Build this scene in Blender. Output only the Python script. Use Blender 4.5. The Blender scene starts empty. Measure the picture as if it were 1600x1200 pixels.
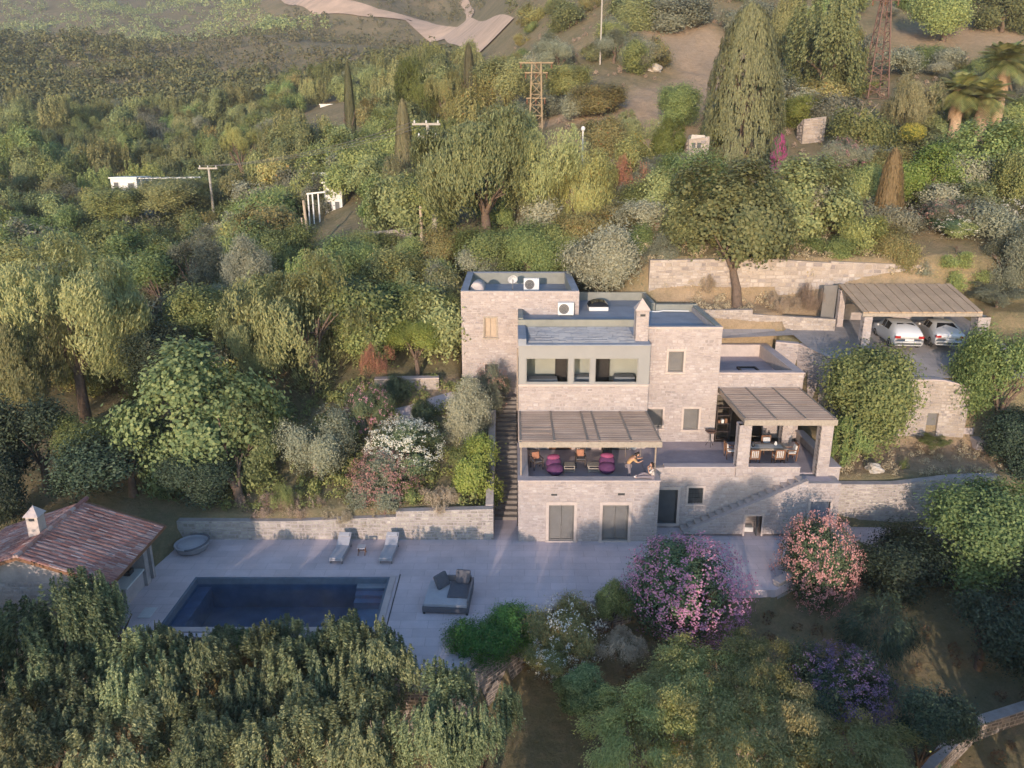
import bpy, bmesh, math, random
import numpy as np
from mathutils import Vector, Matrix

# ------------------------------------------------------------------ scene, camera, sky, sun
scn = bpy.context.scene
COL = scn.collection
PITCH, CAM_H, FPX = math.radians(17.0), 19.5, 1200.0
cam_d = bpy.data.cameras.new("camera")
cam_d.sensor_width = 36.0
cam_d.lens = 36.0 * FPX / 1600.0
cam_d.clip_start, cam_d.clip_end = 0.5, 4000.0
cam = bpy.data.objects.new("camera", cam_d)
cam.location = (0, 0, CAM_H)
cam.rotation_euler = (math.radians(90) - PITCH, 0, 0)
COL.objects.link(cam)
scn.camera = cam

SUN_EL, SUN_AZ = math.radians(9.0), math.radians(12.0)      # low sun behind the viewer, a little to the left
world = bpy.data.worlds.new("World")
scn.world = world
world.use_nodes = True
wn = world.node_tree.nodes
bg = wn["Background"]
sky = wn.new("ShaderNodeTexSky")
sky.sky_type = 'NISHITA'
sky.sun_disc = False
sky.sun_elevation = SUN_EL
sky.sun_rotation = math.radians(180.0 + 12.0)
sky.air_density, sky.dust_density, sky.ozone_density = 1.0, 0.7, 3.0
world.node_tree.links.new(sky.outputs[0], bg.inputs[0])
bg.inputs[1].default_value = 0.15
sun_d = bpy.data.lights.new("sun", 'SUN')
sun_d.energy = 1.7
sun_d.angle = math.radians(0.55)
sun_d.color = (1.0, 0.80, 0.645)
sun = bpy.data.objects.new("sun", sun_d)
sdir = Vector((math.sin(SUN_AZ) * math.cos(SUN_EL), math.cos(SUN_AZ) * math.cos(SUN_EL), -math.sin(SUN_EL)))
sun.rotation_euler = sdir.to_track_quat('-Z', 'Y').to_euler()
sun.location = (-30, -60, 60)
COL.objects.link(sun)
vs = scn.view_settings
vs.view_transform, vs.look, vs.exposure, vs.gamma, vs.use_curve_mapping = 'Standard', 'None', 1.4, 1.0, False
cy = scn.cycles
cy.max_bounces, cy.diffuse_bounces, cy.glossy_bounces, cy.transmission_bounces, cy.transparent_max_bounces = 5, 2, 2, 4, 6
cy.volume_bounces = 0
cy.use_adaptive_sampling = True
cy.adaptive_threshold = 0.02
cy.use_denoising = True
scn.render.use_persistent_data = False

CT, ST = math.cos(PITCH), math.sin(PITCH)
def ray(px, py):
    x, v = (px - 800) / FPX, (py - 600) / FPX
    return x, CT - v * ST, -ST - v * CT
def atY(px, py, Y):
    d = ray(px, py); s = Y / d[1]
    return Vector((d[0] * s, Y, CAM_H + d[2] * s))
def atZ(px, py, z):
    d = ray(px, py); s = (z - CAM_H) / d[2]
    return Vector((d[0] * s, d[1] * s, z))
def depth(p):
    return p[1] * CT + (CAM_H - p[2]) * ST

# ------------------------------------------------------------------ materials
M = {}
def newmat(name):
    m = bpy.data.materials.new(name); m.use_nodes = True
    nt = m.node_tree
    M[name] = m
    return m, nt, nt.nodes["Principled BSDF"]
def rgb(c): return (c[0], c[1], c[2], 1.0)
def add(nt, t, **kw):
    n = nt.nodes.new(t)
    for k, v in kw.items():
        if hasattr(n, k): setattr(n, k, v)
        else: n.inputs[k].default_value = v
    return n
def ramp(nt, stops, interp='LINEAR'):
    r = nt.nodes.new("ShaderNodeValToRGB"); r.color_ramp.interpolation = interp
    e = r.color_ramp.elements
    while len(e) < len(stops): e.new(0.5)
    for i, (p, c) in enumerate(stops):
        e[i].position = p; e[i].color = rgb(c)
    return r
def plain(name, c, rough=0.7, var=0.15, scale=3.0, metal=0.0, bump=0.0, spec=0.3):
    """paint, plaster, cloth, metal: one colour with soft mottling and optional fine relief"""
    m, nt, b = newmat(name)
    L = nt.links
    tc = add(nt, "ShaderNodeNewGeometry")
    n = add(nt, "ShaderNodeTexNoise", Scale=scale, Detail=6.0, Roughness=0.65)
    L.new(tc.outputs["Position"], n.inputs["Vector"])
    r = ramp(nt, [(0.3, [x * (1 - var) for x in c]), (0.7, [min(1, x * (1 + var)) for x in c])])
    L.new(n.outputs["Fac"], r.inputs[0]); L.new(r.outputs[0], b.inputs["Base Color"])
    b.inputs["Roughness"].default_value = rough
    b.inputs["Metallic"].default_value = metal
    b.inputs["Specular IOR Level"].default_value = spec
    if bump:
        n2 = add(nt, "ShaderNodeTexNoise", Scale=scale * 9, Detail=4.0)
        L.new(tc.outputs["Position"], n2.inputs["Vector"])
        bp = add(nt, "ShaderNodeBump", Strength=bump, Distance=0.02)
        L.new(n2.outputs["Fac"], bp.inputs["Height"]); L.new(bp.outputs[0], b.inputs["Normal"])
    return m
def islands(name, cols, rough=0.85, mott=0.25, scale=14.0, bump=0.5):
    """stones, tiles, boards: each separate piece takes its own colour, plus grain"""
    m, nt, b = newmat(name); L = nt.links
    g = add(nt, "ShaderNodeNewGeometry")
    st = [((i + 0.5) / len(cols), c) for i, c in enumerate(cols)]
    r = ramp(nt, st)
    L.new(g.outputs["Random Per Island"], r.inputs[0])
    n = add(nt, "ShaderNodeTexNoise", Scale=scale, Detail=5.0, Roughness=0.7)
    L.new(g.outputs["Position"], n.inputs["Vector"])
    n0 = add(nt, "ShaderNodeTexNoise", Scale=0.7, Detail=4.0)
    L.new(g.outputs["Position"], n0.inputs["Vector"])
    ad = add(nt, "ShaderNodeMath", operation='ADD'); L.new(n.outputs["Fac"], ad.inputs[0]); L.new(n0.outputs["Fac"], ad.inputs[1])
    mr = add(nt, "ShaderNodeMapRange"); mr.inputs[1].default_value = 0.7; mr.inputs[2].default_value = 1.3
    mr.inputs[3].default_value = 1 - mott; mr.inputs[4].default_value = 1 + mott
    L.new(ad.outputs[0], mr.inputs[0])
    mx = add(nt, "ShaderNodeVectorMath", operation='SCALE')
    L.new(r.outputs[0], mx.inputs[0]); L.new(mr.outputs[0], mx.inputs["Scale"])
    L.new(mx.outputs[0], b.inputs["Base Color"])
    b.inputs["Roughness"].default_value = rough; b.inputs["Specular IOR Level"].default_value = 0.2
    bp = add(nt, "ShaderNodeBump", Strength=bump, Distance=0.02)
    L.new(n.outputs["Fac"], bp.inputs["Height"]); L.new(bp.outputs[0], b.inputs["Normal"])
    return m
def leaf(name, dark, light, trans=0.3, rough=0.55, objvar=0.35, extra=None):
    """leaves: colour differs from leaf to leaf and a little from plant to plant"""
    m, nt, b = newmat(name); L = nt.links
    g = add(nt, "ShaderNodeNewGeometry"); oi = add(nt, "ShaderNodeObjectInfo")
    st = [(0.0, dark), (0.75, light)]
    if extra: st += [(0.955, light), (0.97, extra)]
    r = ramp(nt, st)
    L.new(g.outputs["Random Per Island"], r.inputs[0])
    mr = add(nt, "ShaderNodeMapRange"); mr.inputs[3].default_value = 1 - objvar; mr.inputs[4].default_value = 1 + objvar
    L.new(oi.outputs["Random"], mr.inputs[0])
    mx = add(nt, "ShaderNodeVectorMath", operation='SCALE')
    L.new(r.outputs[0], mx.inputs[0]); L.new(mr.outputs[0], mx.inputs["Scale"])
    hs = add(nt, "ShaderNodeHueSaturation")
    mh = add(nt, "ShaderNodeMath", operation='MULTIPLY_ADD'); L.new(oi.outputs["Random"], mh.inputs[0])
    fr = add(nt, "ShaderNodeMath", operation='FRACT')
    m7 = add(nt, "ShaderNodeMath", operation='MULTIPLY'); m7.inputs[1].default_value = 7.13
    L.new(oi.outputs["Random"], m7.inputs[0]); L.new(m7.outputs[0], fr.inputs[0]); L.new(fr.outputs[0], mh.inputs[0])
    mh.inputs[1].default_value = 0.05; mh.inputs[2].default_value = 0.475
    L.new(mh.outputs[0], hs.inputs["Hue"]); L.new(mx.outputs[0], hs.inputs["Color"])
    L.new(hs.outputs[0], b.inputs["Base Color"])
    b.inputs["Roughness"].default_value = rough; b.inputs["Specular IOR Level"].default_value = 0.25
    tr = add(nt, "ShaderNodeBsdfTranslucent"); L.new(hs.outputs[0], tr.inputs[0])
    ms = add(nt, "ShaderNodeMixShader"); ms.inputs[0].default_value = trans
    L.new(b.outputs[0], ms.inputs[1]); L.new(tr.outputs[0], ms.inputs[2])
    L.new(ms.outputs[0], nt.nodes["Material Output"].inputs[0])
    return m

islands("stone", [(0.327,0.279,0.261), (0.391,0.338,0.315), (0.370,0.317,0.291), (0.412,0.359,0.340), (0.348,0.300,0.285), (0.396,0.338,0.310), (0.306,0.263,0.250), (0.381,0.327,0.310), (0.428,0.381,0.369)], mott=.16)
islands("stone_garden", [(0.296,0.266,0.229), (0.400,0.363,0.311), (0.244,0.215,0.185), (0.444,0.400,0.340), (0.333,0.296,0.252)])
islands("stone_shaded", [(.17,.15,.14), (.24,.21,.19), (.13,.115,.11), (.28,.25,.23)])  # wall stone darkened, shade of the lower walls put into its colour
islands("stone_yellow", [(0.338,0.281,0.229), (0.405,0.348,0.299), (0.297,0.252,0.219), (0.432,0.377,0.339), (0.256,0.222,0.209)])
islands("roof_tile", [(0.313,0.134,0.102), (0.386,0.202,0.156), (0.258,0.112,0.096), (0.423,0.269,0.228), (0.350,0.168,0.132), (0.460,0.347,0.312), (0.285,0.134,0.120)], mott=0.3, scale=9)
islands("reed", [(0.295,0.221,0.180), (0.377,0.295,0.238), (0.246,0.180,0.148), (0.344,0.271,0.230), (0.410,0.328,0.271)], mott=0.25, scale=22)
islands("carport_board", [(0.410,0.295,0.189), (0.476,0.344,0.221), (0.361,0.262,0.180), (0.508,0.361,0.230), (0.328,0.246,0.180)], mott=0.2, scale=6)
plain("mortar", (0.369,0.321,0.303), 0.95, 0.2, 2.0)
plain("mortar_yellow", (0.338,0.289,0.249), 0.95, 0.25, 1.2)
plain("dressed_stone", (0.468,0.393,0.352), 0.85, 0.12, 3.0, bump=0.2)
plain("coping", (0.444,0.377,0.360), 0.85, 0.12, 1.5, bump=0.2)
plain("roof_membrane", (0.246,0.262,0.295), 0.9, 0.18, 0.8)
plain("parapet_green", (.235,.235,.205), 0.9, 0.15, 1.0)
plain("grey_frame", (0.271,0.267,0.258), 0.6, 0.06, 1.0)
plain("shutter", (0.164,0.156,0.148), 0.6, 0.10, 2.0)
plain("shutter_dark", (.07,.075,.08), 0.5, 0.12, 2.0)
plain("tan_shutter", (.40,.315,.24), 0.7, 0.1, 3.0)
plain("dark_metal", (.04,.042,.045), 0.5, 0.15, 5.0)
plain("plaster_cream", (.56,.53,.47), 0.9, 0.05, 1.0)
plain("white_paint", (0.624,0.616,0.592), 0.7, 0.05, 2.0)
plain("step_stone", (.20,.18,.165), 0.9, 0.2, 2.0)
plain("terrace_floor", (0.394,0.337,0.354), 0.85, 0.14, 1.2, bump=0.15)
plain("wood_brown", (.20,.10,.055), 0.6, 0.25, 9.0)
plain("wood_grey", (0.279,0.221,0.172), 0.75, 0.2, 8.0)
plain("wood_pale", (.32,.275,.225), 0.75, 0.2, 8.0)
plain("wood_dark", (.06,.045,.04), 0.6, 0.2, 8.0)
plain("beanbag_plum", (.10,.035,.095), 0.95, 0.2, 6.0)
plain("beanbag_magenta", (.28,.065,.145), 0.9, 0.2, 6.0)
plain("cushion_orange", (.36,.17,.11), 0.9, 0.2, 7.0)
plain("cushion_white", (0.528,0.528,0.528), 0.9, 0.08, 4.0)
plain("fabric_charcoal", (.10,.10,.115), 0.95, 0.15, 8.0)
plain("fabric_pale", (.36,.355,.38), 0.95, 0.08, 5.0)
plain("wicker", (.13,.13,.145), 0.8, 0.25, 40.0, bump=0.5)
plain("lounger_cloth", (0.361,0.353,0.377), 0.95, 0.07, 5.0)
plain("pool_plaster", (.11,.145,.19), 0.6, 0.2, 1.5)
plain("pool_step", (.20,.22,.25), 0.6, 0.12, 2.0)
plain("bark", (.14,.10,.075), 0.95, 0.35, 6.0, bump=0.6)
plain("bark_pale", (.32,.26,.20), 0.95, 0.3, 6.0, bump=0.6)
plain("rust_yellow", (.27,.20,.12), 0.7, 0.25, 3.0)
plain("rust_red", (.15,.09,.07), 0.8, 0.25, 3.0)
plain("pole_wood", (.40,.32,.24), 0.9, 0.2, 4.0)
plain("pole_concrete", (0.364,0.336,0.294), 0.9, 0.1, 4.0)
plain("car_white", (0.560,0.568,0.576), 0.25, 0.02, 1.0, spec=0.5)
plain("car_glass", (.012,.014,.017), 0.08, 0.0, 1.0, spec=0.5)
plain("rubber", (.02,.02,.02), 0.8, 0.1, 8.0)
plain("rim", (.42,.43,.44), 0.35, 0.05, 5.0, metal=0.7)
plain("tail_light", (.30,.015,.015), 0.3, 0.05, 5.0)
plain("plate_white", (0.560,0.560,0.560), 0.5, 0.03, 5.0)
plain("skin", (.50,.28,.19), 0.6, 0.06, 9.0)
plain("hair", (.018,.012,.010), 0.6, 0.2, 30.0)
plain("shirt_orange", (.48,.30,.15), 0.9, 0.08, 9.0)
plain("shirt_white", (0.544,0.480,0.432), 0.9, 0.06, 9.0)
plain("trousers_grey", (.20,.17,.19), 0.9, 0.12, 9.0)
plain("blue_paint", (.15,.17,.21), 0.7, 0.1, 3.0)
plain("rock", (0.426,0.385,0.336), 0.95, 0.25, 2.5, bump=0.7)
plain("thatch_dry", (.42,.29,.18), 0.95, 0.3, 8.0, bump=0.5)
plain("palm_trunk", (.42,.30,.20), 0.95, 0.3, 8.0, bump=0.8)
plain("tank_white", (0.464,0.400,0.376), 0.6, 0.15, 3.0)

# glass that shows the room behind it
m, nt, b = newmat("glass")
tr = add(nt, "ShaderNodeBsdfTransparent"); tr.inputs[0].default_value = (.86, .88, .88, 1)
gl = add(nt, "ShaderNodeBsdfGlossy"); gl.inputs[1].default_value = 0.02
fz = add(nt, "ShaderNodeFresnel"); fz.inputs[0].default_value = 1.5
ms = add(nt, "ShaderNodeMixShader")
gb = add(nt, "ShaderNodeNewGeometry"); iv = add(nt, "ShaderNodeMath", operation='SUBTRACT'); iv.inputs[0].default_value = 1.0
nt.links.new(gb.outputs["Backfacing"], iv.inputs[1]); mm = add(nt, "ShaderNodeMath", operation='MULTIPLY'); nt.links.new(fz.outputs[0], mm.inputs[0]); nt.links.new(iv.outputs[0], mm.inputs[1])
nt.links.new(mm.outputs[0], ms.inputs[0]); nt.links.new(tr.outputs[0], ms.inputs[1]); nt.links.new(gl.outputs[0], ms.inputs[2])
nt.links.new(ms.outputs[0], nt.nodes["Material Output"].inputs[0])
# pool water: clear dark blue with soft ripples
m, nt, b = newmat("water")
g = add(nt, "ShaderNodeNewGeometry")
n = add(nt, "ShaderNodeTexNoise", Scale=1.6, Detail=3.0); nt.links.new(g.outputs["Position"], n.inputs["Vector"])
bp = add(nt, "ShaderNodeBump", Strength=0.35, Distance=0.05); nt.links.new(n.outputs["Fac"], bp.inputs["Height"])
tr = add(nt, "ShaderNodeBsdfTransparent"); tr.inputs[0].default_value = (.62, .74, .90, 1)
gl = add(nt, "ShaderNodeBsdfGlossy"); gl.inputs[1].default_value = 0.03; nt.links.new(bp.outputs[0], gl.inputs["Normal"])
fz = add(nt, "ShaderNodeFresnel"); fz.inputs[0].default_value = 1.33; nt.links.new(bp.outputs[0], fz.inputs["Normal"])
ms = add(nt, "ShaderNodeMixShader")
gb = add(nt, "ShaderNodeNewGeometry"); iv = add(nt, "ShaderNodeMath", operation='SUBTRACT'); iv.inputs[0].default_value = 1.0
nt.links.new(gb.outputs["Backfacing"], iv.inputs[1]); mm = add(nt, "ShaderNodeMath", operation='MULTIPLY'); nt.links.new(fz.outputs[0], mm.inputs[0]); nt.links.new(iv.outputs[0], mm.inputs[1])
nt.links.new(mm.outputs[0], ms.inputs[0]); nt.links.new(tr.outputs[0], ms.inputs[1]); nt.links.new(gl.outputs[0], ms.inputs[2])
nt.links.new(ms.outputs[0], nt.nodes["Material Output"].inputs[0])
# paving: pale slabs with faint joints and stains
def paving(name, c, w, h, joint=0.55):
    m, nt, b = newmat(name); L = nt.links
    g = add(nt, "ShaderNodeNewGeometry")
    br = add(nt, "ShaderNodeTexBrick", offset=0.5); br.inputs["Scale"].default_value = 1.0
    br.inputs["Brick Width"].default_value = w; br.inputs["Row Height"].default_value = h
    br.inputs["Mortar Size"].default_value = 0.012; br.inputs["Bias"].default_value = 0.0
    br.inputs["Color1"].default_value = rgb(c); br.inputs["Color2"].default_value = rgb([x * 0.88 for x in c])
    br.inputs["Mortar"].default_value = rgb([x * joint for x in c])
    L.new(g.outputs["Position"], br.inputs["Vector"])
    n = add(nt, "ShaderNodeTexNoise", Scale=0.45, Detail=7.0, Roughness=0.65); L.new(g.outputs["Position"], n.inputs["Vector"])
    mr = add(nt, "ShaderNodeMapRange"); mr.inputs[1].default_value = .3; mr.inputs[2].default_value = .7
    mr.inputs[3].default_value = 0.82; mr.inputs[4].default_value = 1.14; L.new(n.outputs["Fac"], mr.inputs[0])
    mx = add(nt, "ShaderNodeVectorMath", operation='SCALE'); L.new(br.outputs["Color"], mx.inputs[0]); L.new(mr.outputs[0], mx.inputs["Scale"])
    L.new(mx.outputs[0], b.inputs["Base Color"]); b.inputs["Roughness"].default_value = 0.8; b.inputs["Specular IOR Level"].default_value = 0.25
paving("deck_paving", (0.564,0.481,0.494), 1.2, 0.6, 0.74)
paving("path_shaded", (0.120,0.111,0.112), 0.6, 0.4, 0.8)  # paving colour lowered to stand in for shade on a path
paving("yard_paving", (0.320,0.296,0.288), 0.6, 0.4, 0.75)
# terrain: dry soil, dead grass and low green, mixed by noise; "bare" marks scraped earth
m, nt, b = newmat("terrain"); L = nt.links
g = add(nt, "ShaderNodeNewGeometry")
n1 = add(nt, "ShaderNodeTexNoise", Scale=0.11, Detail=8.0, Roughness=0.68); L.new(g.outputs["Position"], n1.inputs["Vector"])
n2 = add(nt, "ShaderNodeTexNoise", Scale=1.3, Detail=8.0, Roughness=0.75); L.new(g.outputs["Position"], n2.inputs["Vector"])
r1 = ramp(nt, [(0.30, (.11,.11,.055)), (0.48, (.19,.16,.09)), (0.62, (.28,.21,.125)), (0.8, (.36,.26,.16))])
ad = add(nt, "ShaderNodeMath", operation='MULTIPLY_ADD'); ad.inputs[1].default_value = 0.5; L.new(n2.outputs["Fac"], ad.inputs[0])
hf = add(nt, "ShaderNodeMath", operation='MULTIPLY'); hf.inputs[1].default_value = 0.5; L.new(n1.outputs["Fac"], hf.inputs[0])
n3 = add(nt, "ShaderNodeTexNoise", Scale=9.0, Detail=6.0, Roughness=0.8); L.new(g.outputs["Position"], n3.inputs["Vector"])
a3 = add(nt, "ShaderNodeMath", operation='MULTIPLY_ADD'); a3.inputs[1].default_value = 0.34; L.new(n3.outputs["Fac"], a3.inputs[0])
L.new(hf.outputs[0], ad.inputs[2]); L.new(ad.outputs[0], a3.inputs[2]); s3 = add(nt, "ShaderNodeMath", operation='SUBTRACT'); s3.inputs[1].default_value = .17
L.new(a3.outputs[0], s3.inputs[0]); L.new(s3.outputs[0], r1.inputs[0])
r2 = ramp(nt, [(0.36, (.24,.18,.11)), (0.5, (.36,.26,.17)), (0.66, (.46,.34,.23))]); m23 = add(nt, "ShaderNodeMath", operation='MULTIPLY_ADD'); m23.inputs[1].default_value = .5; h23 = add(nt, "ShaderNodeMath", operation='MULTIPLY'); h23.inputs[1].default_value = .5; L.new(n2.outputs["Fac"], h23.inputs[0]); L.new(n3.outputs["Fac"], m23.inputs[0]); L.new(h23.outputs[0], m23.inputs[2]); L.new(m23.outputs[0], r2.inputs[0])
at = add(nt, "ShaderNodeAttribute", attribute_name="bare")
mx = add(nt, "ShaderNodeMix", data_type='RGBA')
L.new(at.outputs["Fac"], mx.inputs[0]); L.new(r1.outputs[0], mx.inputs[6]); L.new(r2.outputs[0], mx.inputs[7])
L.new(mx.outputs[2], b.inputs["Base Color"]); b.inputs["Roughness"].default_value = 0.95; b.inputs["Specular IOR Level"].default_value = 0.1
bp = add(nt, "ShaderNodeBump", Strength=0.7, Distance=0.25); L.new(n2.outputs["Fac"], bp.inputs["Height"]); L.new(bp.outputs[0], b.inputs["Normal"])

# ------------------------------------------------------------------ mesh helpers
class MB:
    def __init__(s): s.v, s.f = [], []
    def quad(s, *p):
        n = len(s.v); s.v += [tuple(q) for q in p]; s.f.append(tuple(range(n, n + len(p)))); return s
    def box(s, x0, x1, y0, y1, z0, z1):
        n = len(s.v)
        s.v += [(x0,y0,z0),(x1,y0,z0),(x1,y1,z0),(x0,y1,z0),(x0,y0,z1),(x1,y0,z1),(x1,y1,z1),(x0,y1,z1)]
        s.f += [tuple(n + i for i in q) for q in ((3,2,1,0),(4,5,6,7),(0,1,5,4),(1,2,6,5),(2,3,7,6),(3,0,4,7))]; return s
    def hexa(s, b4, t4):
        n = len(s.v); s.v += [tuple(q) for q in b4] + [tuple(q) for q in t4]
        s.f += [tuple(n + i for i in q) for q in ((3,2,1,0),(4,5,6,7),(0,1,5,4),(1,2,6,5),(2,3,7,6),(3,0,4,7))]; return s
    def bar(s, a, b, w, h=None, up=(0,0,1)):
        h = h or w; a, b = Vector(a), Vector(b); d = (b - a).normalized(); u = Vector(up)
        if abs(d.dot(u)) > 0.95: u = Vector((0, 1, 0))
        r = d.cross(u).normalized() * w / 2; t = r.cross(d).normalized() * h / 2
        return s.hexa([a - r - t, a + r - t, b + r - t, b - r - t], [a - r + t, a + r + t, b + r + t, b - r + t])
    def tube(s, pts, rad, n=8, cap=True):
        pts = [Vector(p) for p in pts]; base = len(s.v)
        for i, p in enumerate(pts):
            d = (pts[min(i + 1, len(pts) - 1)] - pts[max(i - 1, 0)]).normalized()
            u = Vector((0, 0, 1)) if abs(d.z) < 0.9 else Vector((1, 0, 0))
            r = d.cross(u).normalized(); t = r.cross(d).normalized(); R = rad[i] if hasattr(rad, '__len__') else rad
            for k in range(n):
                a = 2 * math.pi * k / n; s.v.append(tuple(p + (r * math.cos(a) + t * math.sin(a)) * R))
        for i in range(len(pts) - 1):
            for k in range(n):
                a, b_ = base + i * n + k, base + i * n + (k + 1) % n
                s.f.append((a, b_, b_ + n, a + n))
        if cap:
            s.f.append(tuple(base + k for k in reversed(range(n)))); e = base + (len(pts) - 1) * n
            s.f.append(tuple(e + k for k in range(n)))
        return s
    def lathe(s, c, prof, n=16):
        base = len(s.v); c = Vector(c)
        for r, z in prof:
            for k in range(n):
                a = 2 * math.pi * k / n; s.v.append((c.x + r * math.cos(a), c.y + r * math.sin(a), c.z + z))
        for i in range(len(prof) - 1):
            for k in range(n):
                a, b_ = base + i * n + k, base + i * n + (k + 1) % n
                s.f.append((a, b_, b_ + n, a + n))
        s.f.append(tuple(base + k for k in reversed(range(n)))); e = base + (len(prof) - 1) * n
        s.f.append(tuple(e + k for k in range(n)))
        return s
    def mesh(s, name, mat, smooth=False, bevel=0):
        me = bpy.data.meshes.new(name); me.from_pydata(s.v, [], s.f); me.update()
        if bevel:
            bm = bmesh.new(); bm.from_mesh(me)
            bmesh.ops.bevel(bm, geom=bm.edges[:], offset=bevel, segments=2, profile=0.6, affect='EDGES', clamp_overlap=True)
            bm.to_mesh(me); bm.free()
        if smooth: me.polygons.foreach_set("use_smooth", [True] * len(me.polygons))
        me.materials.append(M[mat] if isinstance(mat, str) else mat)
        return me
    def build(s, name, mat, parent=None, smooth=False, bevel=0, local=False):
        o = bpy.data.objects.new(name, s.mesh(name, mat, smooth, bevel)); COL.objects.link(o)
        if parent is not None:
            o.parent = parent
            if not local:
                L0 = Vector(parent.location); q = parent.parent
                while q is not None: L0 = L0 + Vector(q.location); q = q.parent
                o.location = -L0
        return o
def npmesh(name, verts, faces, mat, smooth=False):
    """verts (N,3), faces (K,4) int"""
    me = bpy.data.meshes.new(name); nv, nf = len(verts), len(faces); k = faces.shape[1]
    me.vertices.add(nv); me.vertices.foreach_set("co", np.ascontiguousarray(verts, dtype=np.float32).ravel())
    me.loops.add(nf * k); me.loops.foreach_set("vertex_index", np.ascontiguousarray(faces, dtype=np.int32).ravel())
    me.polygons.add(nf); me.polygons.foreach_set("loop_start", np.arange(0, nf * k, k, dtype=np.int32))
    me.update(calc_edges=True)
    if smooth: me.polygons.foreach_set("use_smooth", np.ones(nf, dtype=bool))
    me.materials.append(M[mat]); return me
def tag(o, label, cat, group=None, kind=None):
    if label: o["label"] = label
    if cat: o["category"] = cat
    if group: o["group"] = group
    if kind: o["kind"] = kind
    return o
def thing(name, label, cat, loc=(0, 0, 0), group=None, rz=0.0):
    o = bpy.data.objects.new(name, None); COL.objects.link(o); o.location = loc; o.rotation_euler = (0, 0, rz)
    o.empty_display_size = 0.3
    return tag(o, label, cat, group)
def structure(o): o["kind"] = "structure"; return o
def copy_tree(o, parent=None):
    c = o.copy(); COL.objects.link(c); c.parent = parent
    for ch in list(o.children): copy_tree(ch, c)
    return c
# ------------------------------------------------------------------ terrain
PL = [(-80,-9),(0,-6.5),(10,-5.8),(20,-4.8),(26,-3.6),(28,-2.6),(31,-0.6),(34,0.2),(36.2,1.0),(40,1.9),(50,3.2),(85,6),(120,11),(180,24),(260,44),(300,56),(330,62),(385,54),(480,70),(700,140),(1000,230)]
PM = [(-80,-9),(0,-6.5),(10,-5.6),(20,-4.4),(26,-3.0),(30,-0.6),(35,-0.1),(36.3,1.5),(40,2.6),(46,5),(55,8),(70,11.5),(85,14),(110,19),(150,27),(200,36),(260,46),(330,57),(420,92),(600,160),(1000,290)]
PR = [(-80,-9),(0,-6.5),(10,-5.6),(20,-4.2),(26,-3.0),(31,-1.3),(36,-0.1),(37.5,-0.1),(38.1,2.5),(42.3,2.85),(43.2,6.5),(47,7.4),(49.8,7.9),(50.4,9.0),(52.7,9.4),(53.6,12.2),(60,14),(75,18.3),(110,30),(140,43),(200,68),(300,108),(600,220),(1000,360)]
DECK = [(-17.4,36.0),(-17.4,27.6),(-6.2,27.6),(-5.6,25.0),(-2.6,25.0),(1.0,29.3),(5.5,31.0),(12.2,31.2),(17.9,35.5),(17.9,37.3),(0.4,37.3),(-0.95,37.6),(-0.95,36.0)]
HOUSE = [(-3.3,4.3,47.3,55.8),(0.3,12.0,35.7,52.6),(7.4,17.3,36.2,49.9)]
def inpoly(X, Y, poly):
    r = np.zeros(X.shape, bool); n = len(poly)
    for i in range(n):
        x0, y0 = poly[i]; x1, y1 = poly[(i + 1) % n]
        if y0 == y1: continue
        c = ((y0 > Y) != (y1 > Y)) & (X < (x1 - x0) * (Y - y0) / (y1 - y0) + x0); r ^= c
    return r
def polydist(X, Y, poly):
    d = np.full(X.shape, 1e9); n = len(poly)
    for i in range(n):
        a, b = np.array(poly[i]), np.array(poly[(i + 1) % n]); ab = b - a
        t = np.clip(((X - a[0]) * ab[0] + (Y - a[1]) * ab[1]) / (ab @ ab), 0, 1)
        d = np.minimum(d, np.hypot(X - a[0] - t * ab[0], Y - a[1] - t * ab[1]))
    return d
def wob(X, Y):
    return (np.sin(X * .31 + 1.3) * np.cos(Y * .27 + .4) + .6 * np.sin(X * .73 - Y * .51) + .4 * np.cos(X * 1.37 + Y * 1.11) + .8 * np.sin(X * .083 + Y * .061 + 2))
def ss(x, a, b):
    t = np.clip((x - a) / (b - a), 0, 1); return t * t * (3 - 2 * t)
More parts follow.
